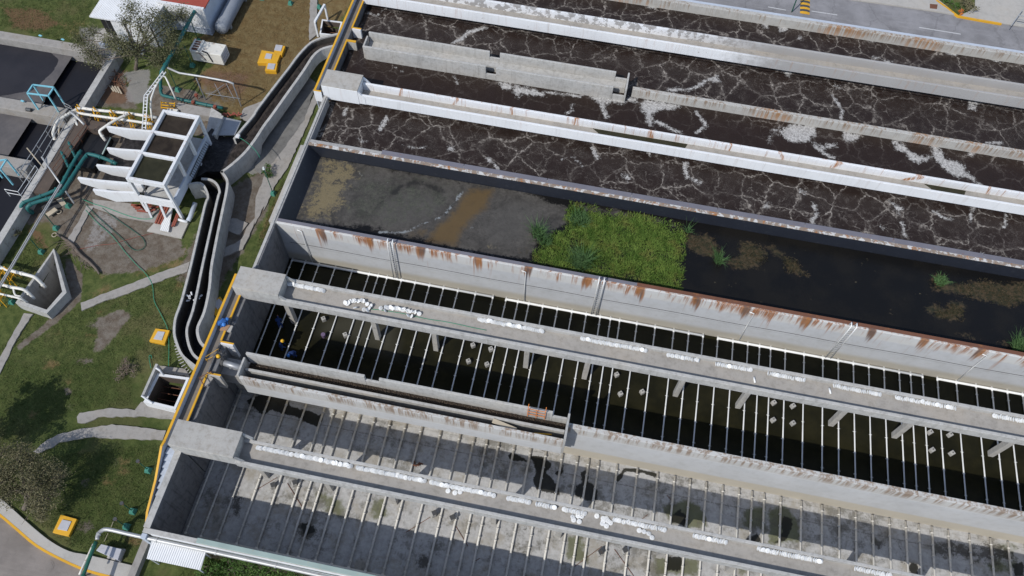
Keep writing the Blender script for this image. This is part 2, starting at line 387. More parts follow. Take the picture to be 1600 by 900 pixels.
# ------------------------------------------------------------------ materials of water, ground and floors
def mat_aeration():
    g = NG('aerated brown water'); p = g.pos()
    dn = g.noise(.55, 3, .6, col=True); dv = g.vadd(p, g.mulc(g.vadd(dn, (-.5, -.5, -.5)), 1.5))
    dn2 = g.noise(3.0, 3, .6, col=True); dv2 = g.vadd(dv, g.mulc(g.vadd(dn2, (-.5, -.5, -.5)), .42))
    d1 = g.voro(.37, vec=dv2); d2 = g.voro(.8, vec=dv2)
    msk = g.step(g.noise(.3, 3, .5), .38, .56); brk = g.step(g.noise(3.4, 5, .7), .34, .66)
    wid = g.noise(.7, 3)
    dd = g.math('DIVIDE', d1, g.add(.35, wid)); hal = g.mul(g.mul(g.step(dd, .26, .0), g.step(g.noise(4.5, 6, .8, dist=.8), .50, .68)), .42)
    l1 = g.math('MAXIMUM', g.mul(g.step(dd, .05, .0), g.add(.12, g.mul(brk, .88))), hal)
    l2 = g.mul(g.mul(g.step(d2, .06, .0), g.mul(brk, g.step(g.noise(.55, 2), .42, .6))), .6)
    web = g.mul(g.math('MAXIMUM', l1, l2), g.add(.35, g.mul(msk, .65)))
    curl = g.noise(3.2, 6, .75, dist=1.6); cl = g.mul(g.step(g.math('ABSOLUTE', g.add(curl, -.5)), .022, .0), g.mul(g.step(g.noise(.8, 3), .45, .65), .28))
    speck = g.mul(g.step(g.noise(16, 4, .8), .60, .8), .16)
    calm = g.attr('calm')
    rg = g.mul(g.step(g.math('SINE', g.add(g.mul(d1, 26), g.mul(g.noise(1.6, 4, .6), 14))), .75, 1.0), g.mul(g.step(g.noise(1.1, 5, .8), .46, .66), .2))
    web = g.mul(g.math('MAXIMUM', g.math('MAXIMUM', g.math('MAXIMUM', web, rg), cl), speck), g.add(1, g.mul(calm, -.85)))
    fm = g.attr('foam'); fn = g.noise(3.2, 6, .72)
    fn2 = g.noise(9, 5, .75); foam = g.mul(g.step(g.add(fm, g.add(g.mul(g.add(fn, -.5), 2.2), g.mul(g.add(fn2, -.5), .9))), .40, .85), g.step(fm, .02, .3))
    base = g.mix(g.noise(.5, 4), (.017, .0115, .0095), (.028, .0185, .0145))
    base = g.mix(g.mul(calm, .35), base, (.022, .012, .008))
    c = g.mix(web, base, (.31, .278, .245))
    fcol = g.mix(g.step(g.noise(5, 5, .7), .35, .65), (.25, .24, .23), (.48, .47, .45))
    c = g.mix(foam, c, fcol)
    ft = g.math('MAXIMUM', foam, web)
    g.bump(g.add(g.noise(5, 5, .7, dist=.6), g.mul(ft, .7)), .45, .06)
    return g.out(c, g.add(.32, g.mul(ft, .5)), .22)
MT['aer'] = mat_aeration()
def mat_pond():
    g = NG('stagnant pond'); n = g.noise(.9, 6, .7); n2 = g.noise(3.5, 6, .75); n3 = g.noise(14, 4, .8)
    nn = g.add(g.mul(g.add(n, -.5), 1.3), g.mul(g.add(n2, -.5), 1.1))
    def a(name, lo=.42, hi=.6, k=1.0): return g.step(g.add(g.attr(name), g.mul(nn, k)), lo, hi)
    c = g.mix(g.step(g.noise(.35, 4), .4, .65), (.0068, .0066, .0064), (.0105, .0095, .008))
    sl = a('sludge', .3, .75)
    slc = g.mix(g.step(n2, .35, .65), (.062, .057, .05), (.092, .084, .075))
    slc = g.mix(g.mul(g.step(n3, .5, .8), .35), slc, (.15, .15, .12)); slc = g.mulc(slc, g.add(.12, g.mul(g.noise(.42, 4, .6, dist=1.2), 1.35)))
    c = g.mix(sl, c, slc)
    mo = g.attr('mound'); c = g.mix(g.mul(g.step(g.add(mo, g.mul(nn, .25)), .15, .9), .5), c, g.mix(g.mul(g.step(n3, .4, .8), .4), (.072, .067, .06), (.12, .115, .105)))
    gr = a('grey', .3, .8); c = g.mix(gr, c, g.mix(g.mul(g.step(n3, .45, .8), .4), g.mix(g.step(n2, .35, .68), (.03, .033, .024), (.075, .078, .058)), (.16, .16, .12)))
    sc = a('scum', .34, .74, 1.3); c = g.mix(sc, c, g.mix(g.step(n3, .4, .7), (.15, .12, .066), (.20, .165, .098)))
    c = g.mix(g.mul(sc, g.step(n2, .60, .66)), c, (.055, .06, .045))
    rim = a('rim', .5, .68, .9); c = g.mix(g.mul(rim, .75), c, (.24, .26, .27))
    og = a('orange', .15, .95, .75); c = g.mix(g.mul(og, .95), c, g.mix(n, (.085, .055, .024), (.115, .077, .034)))
    vg = a('veg', .36, .75, 1.0); c = g.mix(vg, c, g.mix(g.step(n2, .4, .65), (.022, .024, .012), (.075, .052, .03)))
    drk = a('dark', .4, .62, .7); c = g.mix(g.mul(drk, .85), c, (.018, .017, .016))
    g.bump(g.add(n2, n3), .3, .03)
    wet = g.math('MAXIMUM', g.math('MAXIMUM', sl, sc), g.math('MAXIMUM', gr, vg))
    return g.out(c, g.add(.2, g.mul(wet, .28)), .25)
MT['pond'] = mat_pond()
def mat_t1():
    g = NG('dark olive water'); n = g.noise(.5, 5, .6); n2 = g.noise(3, 5, .7)
    c = g.mix(g.step(n, .35, .7), (.011, .0105, .005), (.021, .019, .0085))
    c = g.mix(g.mul(g.step(n2, .5, .75), .4), c, (.012, .012, .008))
    c = g.mix(g.mul(g.attr('murk'), .9), c, (.055, .052, .038))
    g.bump(g.noise(4, 3), .05, .02)
    return g.out(c, .25, .12)
MT['t1'] = mat_t1()
def mat_t2():
    g = NG('drained tank floor'); n = g.noise(.5, 6, .65); n2 = g.noise(2.5, 6, .75); n3 = g.noise(16, 4, .8)
    nn = g.add(g.mul(g.add(n, -.5), .9), g.mul(g.add(n2, -.5), .8))
    c = g.mix(g.step(n2, .3, .7), (.33, .322, .308), (.45, .442, .425))
    c = g.mix(g.mul(g.step(n3, .52, .75), .55), c, (.19, .18, .16))
    c = g.mix(g.mul(g.step(n, .48, .66), .55), c, (.25, .215, .155))
    c = g.mix(g.mul(g.step(g.noise(1.1, 6, .75, g.mapv((1, .6, 1), loc=(5, 2, 0))), .56, .66), .55), c, (.14, .13, .11))
    # trowel / joint lines
    jx = g.math('ABSOLUTE', g.add(g.xyz()[1], -16.4 * K)); jb = g.step(g.noise(9, 1), .42, .5)
    c = g.mix(g.mul(g.mul(g.step(jx, .07, .03), jb), .6), c, (.12, .11, .1))
    jx = g.math('ABSOLUTE', g.add(g.xyz()[1], -17.45 * K)); c = g.mix(g.mul(g.mul(g.step(jx, .07, .03), jb), .3), c, (.14, .13, .11))
    al = g.step(g.add(g.attr('alg'), g.mul(nn, 1.0)), .36, .66); c = g.mix(g.mul(al, .85), c, (.10, .105, .045))
    mold = g.step(g.add(g.attr('mold'), g.mul(g.add(nn, g.mul(g.add(n3, -.5), .7)), 1.2)), .45, .6)
    c = g.mix(g.mul(mold, .85), c, (.055, .05, .042)); sp = g.mul(g.step(g.add(g.noise(.9, 7, .8, g.mapv((1, 1, 1), loc=(2, 7, 0))), g.mul(g.add(g.noise(.16, 3), -.5), .5)), .49, .65), .7); c = g.mix(sp, c, g.mix(n, (.06, .055, .045), (.14, .13, .1)))
    wet = g.step(g.add(g.attr('wet'), g.add(g.mul(nn, 1.3), g.mul(g.add(n3, -.5), .5))), .44, .54); c = g.mix(g.mul(wet, .95), c, (.018, .017, .012))
    g.bump(g.add(n2, n3), .2, .02)
    return g.out(c, g.add(.88, g.mul(wet, -.6)), .2)
MT['t2'] = mat_t2()
def mat_ground():
    g = NG('grass and soil'); n = g.noise(.25, 5, .6); n2 = g.noise(1.3, 6, .7); n3 = g.noise(7, 5, .75); n4 = g.noise(26, 3, .8)
    nn = g.add(g.mul(g.add(n2, -.5), 1.0), g.mul(g.add(n3, -.5), .7))
    gr = g.mix(g.step(n2, .32, .68), (.044, .064, .018), (.10, .118, .038))
    gr = g.mix(g.mul(g.step(n3, .5, .72), .6), gr, (.12, .125, .045))
    gr = g.mix(g.mul(g.step(n, .50, .66), .55), gr, (.135, .115, .055))
    gr = g.mulc(gr, g.add(.6, g.mul(n4, .95)))
    dg = g.step(g.add(g.attr('lush'), g.mul(nn, .5)), .4, .7)
    gr = g.mix(g.mul(dg, .4), gr, g.mulc((.036, .056, .014), g.add(.5, n4)))
    dry = g.step(g.add(g.attr('dry'), g.mul(nn, .8)), .36, .64)
    dc = g.mix(g.step(n2, .35, .65), (.15, .098, .042), (.195, .145, .068))
    dc = g.mix(g.mul(g.step(n3, .5, .7), .5), dc, (.085, .065, .028))
    dc = g.mulc(dc, g.add(.55, g.mul(n4, .9)))
    c = g.mix(dry, gr, dc)
    dirt = g.step(g.add(g.attr('dirt'), g.mul(nn, .9)), .40, .62)
    sc = g.mix(g.step(n2, .35, .65), (.125, .098, .074), (.19, .165, .135))
    sc = g.mulc(g.mix(g.mul(g.step(n3, .5, .7), .5), sc, (.075, .06, .042)), g.add(.65, g.mul(n4, .7)))
    c = g.mix(dirt, c, sc)
    red = g.step(g.add(g.attr('red'), g.mul(nn, .9)), .40, .66); c = g.mix(g.mul(red, .8), c, g.mulc((.165, .092, .055), g.add(.6, g.mul(n4, .8))))
    grv = g.step(g.add(g.attr('gravel'), g.mul(nn, .9)), .42, .6); c = g.mix(g.mul(grv, .85), c, g.mulc((.27, .255, .24), g.add(.5, n4)))
    g.bump(g.add(n3, n4), .6, .12)
    return g.out(c, .95, .12)
MT['ground'] = mat_ground()
def mat_asphalt(name, base, crack=.8):
    g = NG(name); n = g.noise(.4, 5, .6); n2 = g.noise(2.2, 5, .7); n3 = g.noise(45, 3, .8)
    c = g.mix(g.step(n, .3, .7), tuple(b * .85 for b in base), tuple(b * 1.18 for b in base))
    c = g.mix(g.mul(g.step(n2, .52, .7), .3), c, tuple(b * .6 for b in base))
    lg = g.noise(1.0, 5, .7, g.mapv((.18, 1.4, 1))); c = g.mix(g.mul(g.step(lg, .5, .7), .3), c, tuple(min(1, b * 1.5) for b in base))
    ck = g.step(g.voro(.16, vec=g.vadd(g.pos(), g.mulc(g.noise(1.2, 4, .6, col=True), 1.2))), .022, .0)
    c = g.mix(g.mul(ck, crack), c, (.03, .028, .026))
    g.bump(n3, .3, .01)
    return g.out(g.mulc(c, g.add(.75, g.mul(n3, .5))), .9, .2)
MT['asphalt'] = mat_asphalt('asphalt', (.215, .21, .215), .2)
MT['asphalt_old'] = mat_asphalt('old worn asphalt', (.19, .168, .15), 1.0)
def mat_scum():
    g = NG('grey scum layer'); n = g.noise(.5, 6, .7); n3 = g.noise(12, 4, .8)
    c = g.mix(g.step(n, .3, .7), (.085, .08, .082), (.125, .115, .112))
    c = g.mix(g.mul(g.step(n3, .55, .75), .5), c, (.06, .055, .055))
    dk = g.step(g.add(g.attr('dk'), g.mul(g.add(g.noise(1.6, 6, .7), -.5), .7)), .47, .53)
    c = g.mix(dk, c, g.mix(g.step(g.noise(.4, 4), .3, .7), (.021, .021, .026), (.029, .028, .033)))
    g.bump(n3, .2, .02)
    return g.out(c, g.add(.8, g.mul(dk, -.2)), .15)
MT['scum'] = mat_scum()
def mat_dkwater():
    g = NG('black water'); c = g.mix(g.noise(.6, 5), (.013, .013, .016), (.02, .02, .024)); g.bump(g.noise(5, 4), .1, .02)
    return g.out(c, .3, .15)
MT['dkwater'] = mat_dkwater()
def mat_pan(c1, c2, name):
    g = NG(name); n = g.noise(.8, 6, .7, dist=.5); c = g.mix(g.step(n, .3, .7), c1, c2); g.bump(g.noise(6, 3), .05, .01); return g.out(c, .3, .2)
MT['pan_brown'] = mat_pan((.017, .012, .008), (.042, .032, .022), 'brown scummy water')
MT['pan_olive'] = mat_pan((.021, .02, .01), (.034, .032, .017), 'olive water')
def mat_leaf(name, c1, c2, tr=.15, third=None):
    g = NG(name); n = g.noise(.9, 3); n2 = g.noise(5.5, 3)
    c = g.mix(g.step(g.add(g.mul(n, .5), g.mul(n2, .5)), .38, .62), c1, c2)
    if third: c = g.mix(g.mul(g.step(g.noise(.75, 5, .7, g.mapv((1, 1, 1), loc=(4, 9, 0))), .50, .66), .65), c, third)
    return g.out(c, .75, .2)
MT['leaf_olive'] = mat_leaf('olive leaves', (.06, .066, .03), (.15, .145, .075))
MT['leaf_dry'] = mat_leaf('pale dry foliage', (.09, .085, .042), (.19, .17, .095))
MT['leaf_green'] = mat_leaf('green leaves', (.038, .085, .016), (.10, .165, .042))
MT['blade'] = mat_leaf('marsh grass', (.066, .128, .02), (.165, .24, .048), third=(.19, .19, .05))
MT['blade_brown'] = mat_leaf('brown water weeds', (.024, .027, .012), (.072, .05, .028))
MT['reed'] = mat_leaf('reed leaves', (.04, .09, .025), (.09, .16, .06))
MT['lawn'] = mat_leaf('lawn blades', (.042, .064, .015), (.125, .135, .048))
MT['straw'] = mat_leaf('straw blades', (.12, .085, .035), (.22, .17, .08))
MT['twig'] = paint('dry twigs', (.17, .13, .1), .9, (.1, .08, .06), .5)
MT['bark'] = paint('bark', (.13, .105, .085), .9, (.06, .05, .04), .6)

# ------------------------------------------------------------------ the setting: ground, roads, water, floors
def struct(o, label=None): o['kind'] = 'structure'; return o
def frange(a, b, st): return list(np.arange(a, b + 1e-6, st))
XL, XR = -20.5, 46.0
Gp = lambda pts, ox=0, oy=0, s=1: ('p', GP(pts, 0, ox, oy, s), .25, 1)
lay = {
 'dry': [('p', GP([(352, 0), (560, -20), (540, 20), (505, 60), (430, 130), (385, 190), (330, 160), (300, 125), (335, 100), (300, 60), (350, 45)]), .6, 1),
         ('p', GP([(200, 400), (300, 375), (300, 420), (200, 440)]), .5, .5), ('p', GP([(60, 30), (140, 20), (150, 60), (110, 65)]), .8, .45),
         ('p', GP([(440, 280), (452, 300), (415, 380), (400, 370)]), .2, .55), ('p', GP([(160, 440), (180, 440), (170, 470), (130, 480)]), .3, .5)],
 'red': [('p', GP([(0, 10), (60, 12), (95, 35), (70, 48), (20, 45)]), .8, .9), ('p', GP([(320, 105), (400, 110), (380, 160), (300, 130)]), .8, .75),
         ('p', GP([(30, 345), (70, 360), (80, 400), (50, 380)]), .4, .7), ('p', GP([(150, 110), (185, 120), (215, 160), (170, 165), (140, 150)]), .5, .8),
         ('p', GP([(120, 375), (160, 360), (165, 385), (130, 390)]), .3, .5)],
 'dirt': [('p', GP([(60, 330), (110, 300), (160, 300), (235, 330), (255, 350), (285, 375), (290, 400), (220, 425), (160, 430), (115, 400), (95, 370)]), .5, .9),
          ('p', GP([(100, 395), (130, 430), (125, 470), (100, 495), (30, 548), (26, 540), (70, 505), (105, 465)]), .25, 1),
          ('p', GP([(150, 497), (190, 482), (208, 490), (190, 515), (172, 535), (160, 550), (142, 548), (150, 530)]), .35, .9),
          ('p', GP([(270, 440), (295, 380), (345, 300), (430, 250), (420, 330), (340, 460)]), .4, .75),
          ('p', GP([(130, 100), (185, 95), (215, 170), (130, 165), (110, 190), (105, 160)]), .4, .9),
          ('p', GP([(60, 180), (130, 170), (240, 200), (200, 340), (40, 350), (30, 300)]), .4, .9),
          ('p', GP([(320, 105), (400, 110), (380, 170), (300, 160)]), .6, .5), ('p', GP([(232, 130), (300, 140), (345, 165), (330, 215), (235, 200)]), .3, 1), ('p', GP([(98, 600), (115, 610), (108, 622), (100, 615)]), .2, .8),
          ('p', GP([(180, 560), (225, 570), (215, 600), (180, 590)]), .4, .45)],
 'gravel': [('p', GP([(490, 90), (470, 150), (440, 200), (415, 255), (395, 275), (380, 265), (400, 235), (440, 170), (480, 100)]), .3, .95), ('p', GP([(190, 112), (235, 105), (232, 160), (195, 160), (200, 130)]), .4, .9), ('p', GP([(120, 40), (190, 45), (195, 75), (130, 80)]), .4, .8),
            ('p', GP([(145, 320), (200, 335), (170, 380), (140, 400), (125, 390)]), .5, .55)],
 'lush': [('p', GP([(0, 560), (200, 560), (250, 660), (230, 840), (130, 860), (0, 770)]), 1.0, .9), ('p', GP([(0, 600), (140, 600), (100, 700), (0, 700)]), 1, 1),
          ('p', GP([(300, 860), (620, 900), (700, 980), (220, 960)]), .5, 1)],
}
for i_ in range(46):
    x_, y_ = random.choice(((random.uniform(10, 215), random.uniform(500, 690)), (random.uniform(110, 225), random.uniform(690, 860)), (random.uniform(0, 130), random.uniform(2, 60)), (random.uniform(130, 290), random.uniform(430, 560))))
    c_ = G(x_, y_); r_ = random.uniform(.25, .8); q_ = [(c_.x + r_ * random.uniform(.6, 1.3) * math.cos(k_), c_.y + r_ * random.uniform(.4, 1.0) * math.sin(k_)) for k_ in (0, 1, 2, 3, 4, 5)]
    lay[random.choice(('dry', 'dry', 'dirt'))].append(('p', q_, .45, random.uniform(.4, .75)))
gx = [-900, -500, -300, -180, -120, -90, -75, -65] + frange(-60, XL - .6, .2) + [XL - .3] + frange(-20, 40, 2.5) + [XR + .6, 60, 75, 95, 130, 200, 320, 550, 900]
gy = [-600, -350, -200, -120, -80, -50, -30, -20, -14, -10] + frange(-6, 6.6, .2) + [6.75] + frange(7, 56.2, .2) + [56.4] + frange(57, 70, .5) + [74, 80, 90, 105, 130, 180, 260, 400, 700, 1200]
gx = sorted(set(round(a, 3) for a in gx)); gy = sorted(set(round(a, 3) for a in gy))
PITS = [(XL - .31, XR + .6, 6.75, 56.4), (-62, -38.4, 22.0, 40.9), GP([(85, 392), (101, 456), (73, 487), (28, 472)], .75), GP([(233, 623), (272, 633), (288, 596), (249, 586)], .8), GP([(504, 33), (531, 36), (524, 53), (500, 50)], .5)]
def gz(P): return np.array([.05 * mnoise.noise(Vector((a * .35, b * .35, 0))) + .03 * mnoise.noise(Vector((a * 1.7, b * 1.7, 3))) - .03 for a, b in P])
struct(sheet('ground', gx, gy, 0, MT['ground'], lay, PITS, gz))

fo = lambda pts, ox, oy, v=1.0, fe=.3: ('p', GP(pts, 1.1, ox, oy, 4), fe, v)
fl = lambda pts, ox, oy, wd=.12, v=1.0: ('l', GP(pts, 1.1, ox, oy, 4), wd * 1.15, .22, v)
FOAM = [
 fo([(800, 645), (830, 615), (1060, 650), (1050, 672), (990, 690), (930, 690), (880, 720), (870, 765), (890, 800), (850, 780), (830, 720), (800, 680)], 800, 0),
 fl([(900, 760), (950, 780), (1000, 810), (1050, 830)], 800, 0, .16), fl([(1150, 700), (1200, 760), (1210, 790), (1150, 830)], 800, 0, .14),
 fo([(980, 550), (1040, 545), (1035, 580), (975, 575)], 800, 0), fl([(1040, 560), (1100, 560), (1160, 540), (1220, 500), (1280, 490)], 800, 0, .14), fo([(1230, 480), (1290, 470), (1300, 510), (1260, 520)], 800, 0),
 fo([(0, 520), (60, 540), (200, 570), (210, 605), (150, 600), (60, 590), (40, 620), (0, 570)], 800, 0), fl([(200, 575), (330, 590), (430, 600)], 800, 0, .12),
 fo([(470, 590), (640, 605), (720, 640), (680, 655), (640, 640), (560, 660), (500, 620)], 800, 0), fl([(560, 640), (570, 690), (590, 730)], 800, 0, .17), fo([(720, 600), (790, 610), (780, 640), (710, 640)], 800, 0),
 fl([(380, 650), (370, 700), (340, 705)], 800, 0, .1), fo([(850, 25), (905, 30), (890, 58), (850, 52)], 800, 0), fo([(1545, 130), (1610, 135), (1605, 175), (1575, 175)], 800, 0), fo([(1320, 95), (1375, 100), (1370, 112), (1330, 108)], 800, 0),
 fo([(90, 800), (160, 770), (310, 785), (300, 845), (240, 890), (150, 890), (110, 870), (70, 830)], 1200, 0), fo([(10, 800), (80, 790), (60, 850), (20, 840)], 1200, 0, .7), fo([(0, 830), (25, 850), (20, 900), (0, 900)], 1200, 0, .8),
 fo([(465, 815), (570, 840), (575, 870), (540, 885), (480, 890)], 1200, 0), fo([(775, 870), (830, 880), (825, 900), (780, 900)], 1200, 0), fo([(1360, 885), (1470, 885), (1460, 900), (1360, 900)], 1200, 0),
 fo([(60, 150), (160, 165), (100, 205), (70, 210)], 1200, 0), fo([(600, 230), (690, 240), (680, 258), (630, 262)], 1200, 0), fo([(970, 288), (1190, 325), (1180, 350), (1140, 345), (1060, 310)], 1200, 0), fo([(1340, 345), (1470, 365), (1450, 390), (1380, 370)], 1200, 0),
 fo([(720, 370), (780, 385), (780, 410), (720, 400)], 1200, 0), fo([(650, 350), (690, 355), (680, 375), (655, 370)], 1200, 0),
 fl([(400, 600), (440, 650), (465, 690), (455, 750)], 1200, 0, .12), fo([(85, 440), (150, 450), (130, 480), (110, 475)], 1200, 0), fo([(415, 520), (450, 530), (440, 555), (418, 550)], 1200, 0), fo([(1250, 630), (1330, 635), (1300, 660), (1300, 690), (1255, 685)], 1200, 0), fo([(190, 225), (215, 225), (210, 255), (190, 245)], 1200, 0),
 fo([(775, -5), (860, 5), (900, 50), (960, 70), (1010, 75), (1010, 100), (940, 120), (890, 100), (850, 55), (790, 30)], 1200, 225), fo([(1000, -15), (1060, -5), (1110, 85), (1225, 125), (1235, 160), (1300, 225), (1280, 240), (1240, 210), (1190, 215), (1120, 180), (1060, 115), (1030, 80)], 1200, 225), fl([(1280, 230), (1330, 255)], 1200, 225, .08),
 fl([(280, 0), (330, 40), (370, 70), (410, 90)], 1200, 225, .18, .9), fo([(300, 0), (440, -10), (430, 30), (330, 35)], 1200, 225, .8), fo([(1240, 45), (1300, 50), (1290, 75), (1250, 75)], 1200, 225),
 fl([(1240, 265), (1290, 240), (1330, 200), (1440, 170)], 400, 0, .16), fl([(775, 805), (800, 770), (812, 740)], 400, 0, .18), fl([(550, 720), (570, 670)], 400, 0, .1), fo([(1420, 440), (1520, 470), (1500, 480), (1440, 470)], 400, 0, .8), fl([(1240, 480), (1260, 520)], 400, 0, .08), fl([(700, 80), (760, 100), (790, 60), (840, 55)], 400, 0, .12, .8),
 fo([(1500, 500), (1600, 520), (1600, 570), (1540, 560)], 400, 0), fl([(860, 410), (910, 450)], 400, 0, .1, .7), fl([(640, 870), (660, 890), (700, 880)], 400, 0, .1, .8),
 fl([(1085, 120), (1080, 160), (1098, 205)], 800, 225, .17), fo([(685, 190), (745, 190), (725, 235), (700, 215)], 800, 225), fl([(500, 10), (520, 60), (535, 95)], 800, 225, .13), fl([(855, 55), (865, 80)], 800, 225, .1), fl([(1120, 220), (1180, 245)], 800, 225, .13), fl([(300, 100), (380, 80), (440, 140)], 800, 225, .09, .8), fo([(1570, 370), (1610, 360), (1610, 400), (1575, 405)], 800, 225),
 fo([(180, 270), (245, 300), (235, 322), (195, 300)], 1200, 225), fl([(285, 370), (290, 400), (310, 430), (280, 475), (275, 510)], 1200, 225, .13), fo([(245, 505), (290, 490), (295, 522), (255, 520)], 1200, 225), fo([(760, 350), (845, 410), (820, 440), (790, 410)], 1200, 225), fl([(840, 490), (850, 550), (865, 580)], 1200, 225, .12), fl([(1285, 395), (1270, 440), (1262, 475)], 1200, 225, .12), fl([(1035, 425), (1080, 450), (1140, 470)], 1200, 225, .12), fl([(1485, 440), (1478, 520)], 1200, 225, .09), fo([(700, 510), (730, 520), (715, 545)], 1200, 225, .9), fo([(1255, 665), (1350, 680), (1360, 705), (1280, 700)], 1200, 225),
 fo([(1195, 10), (1240, 15), (1235, 50), (1200, 45)], 400, 225), fl([(1450, 90), (1500, 140), (1520, 175)], 400, 225, .12), fl([(920, 5), (1000, 30), (1060, 20)], 400, 225, .07, .8),
]
CALM = [('p', [(-21, 41), (-21, 44.5), (46, 44.8), (46, 41)], .8, 1.0), ('p', GP([(800, 60), (1010, 100), (1000, 150), (800, 90)], 1.1), 1.2, .6)]
for (a, b) in ((35.6, 40.2), (40.2, 50.3), (50.3, 55.75)):
    struct(sheet('water', frange(XL - .2, XR, .14), frange(a, b, .13) + [b + .05], 1.1, MT['aer'], {'foam': FOAM, 'calm': CALM}))
pz = .8
pp = lambda pts, ox, oy, v=1.0, fe=.55: ('p', GP(pts, pz, ox, oy, 4), fe, v)
pl = lambda pts, ox, oy, wd=.12, v=1.0: ('l', GP(pts, pz, ox, oy, 4), wd, .25, v)
POND = {
 'sludge': [pp([(250, 80), (600, 100), (1000, 180), (1700, 290), (1750, 420), (1730, 620), (1500, 700), (1200, 640), (700, 520), (200, 500)], 400, 225, 1, .6), pp([(0, 330), (130, 320), (350, 400), (345, 480), (240, 560), (160, 620), (110, 720), (-100, 700), (-200, 400)], 800, 225, 1, .4), pp([(400, 350), (1000, 480), (1080, 540), (400, 430)], 800, 225, .6, .4)],
 'grey': [pp([(620, 130), (1300, 240), (1340, 300), (1200, 420), (1040, 500), (870, 560), (540, 490), (500, 420), (560, 300)], 400, 225, .5, 1.2)],
 'mound': [('p', GP([(760, 440), (800, 350), (900, 310), (1040, 300), (1150, 350), (1160, 420), (1060, 480), (900, 530), (790, 510)], pz, 400, 225, 4), .5, 1.0), ('p', GP([(1500, 420), (1580, 350), (1700, 340), (1800, 420), (1760, 540), (1600, 620), (1450, 640), (1420, 540)], pz, 400, 225, 4), .7, .85)],
 'scum': [pp([(425, 90), (620, 130), (640, 200), (560, 240), (560, 330), (500, 430), (400, 470), (260, 490), (330, 320)], 400, 225, .8, 1.1), pp([(1440, 620), (1500, 610), (1510, 650), (1450, 660)], 400, 225, .5, .3)],
 'rim': [pl([(1290, 300), (1240, 370), (1170, 450), (1100, 480), (1030, 500), (960, 545), (860, 555), (770, 550)], 400, 225, .14, .8), pl([(1480, 350), (1450, 430), (1370, 510), (1280, 560)], 400, 225, .08, .6), pl([(640, 180), (760, 240), (840, 250)], 400, 225, .3, .5)],
 'orange': [pp([(1330, 285), (1480, 285), (1440, 400), (1340, 480), (1270, 570), (1250, 640), (1060, 610), (1130, 520), (1220, 440), (1290, 340)], 400, 225, 1, .45), pp([(940, 540), (1090, 520), (1060, 600), (950, 590)], 400, 225, .45, .3)],
 'dark': [('l', GP([(860, 310), (900, 265), (990, 245), (1080, 260), (1180, 300)], pz, 400, 225, 4), .35, .5, .75), ('l', GP([(650, 300), (620, 400), (720, 470), (760, 380), (860, 320)], pz, 400, 225, 4), .25, .5, .6), pp([(0, 400), (90, 380), (110, 430), (0, 430)], 800, 225, .6, .4)],
 'veg': [pp([(1080, 540), (1130, 560), (1220, 570), (1290, 640), (1310, 720), (1200, 700), (1110, 660), (1075, 620)], 800, 225), pp([(1430, 620), (1500, 610), (1600, 680), (1540, 770), (1400, 780), (1350, 740), (1410, 700)], 800, 225), pp([(-20, 640), (40, 630), (110, 700), (180, 730), (250, 830), (130, 800), (90, 740)], 1200, 225, .85),
         pp([(1020, 820), (1100, 820), (1150, 880), (1310, 860), (1540, 870), (1600, 870), (1700, 900), (1700, 960), (1500, 1020), (1250, 950), (1120, 930), (1030, 900)], 1200, 225), pp([(975, 120), (1040, 105), (1100, 130), (1160, 90), (1230, 100), (1220, 190), (1140, 212), (1040, 180)], 1200, 450), pp([(1180, 290), (1230, 270), (1300, 320), (1200, 320)], 1200, 450, .7), pp([(1400, 340), (1500, 330), (1500, 370)], 1200, 450, .7), pp([(30, 650), (130, 650), (120, 720), (20, 700)], 800, 225, .6)],
}
struct(sheet('pond_water', frange(XL - .1, XR, .14), frange(28.3, 35.0, .12), pz, MT['pond'], POND))
MURK = [('p', GP([(505, 500), (560, 490), (620, 510), (620, 560), (540, 525), (500, 520)], -2.62), .5, .8), ('p', GP([(400, 650), (700, 760), (900, 800), (400, 700)], -2.62, 400, 450, 4), 1.0, .5)]
struct(sheet('tank_water', frange(XL - .5, XR, .4), frange(17.87, 28.2, .25), -2.62, MT['t1'], {'murk': MURK}))
fz = -2.66
t2 = lambda pts, ox, oy, v=1.0, fe=.2: ('p', GP(pts, fz, ox, oy, 4), fe, v)
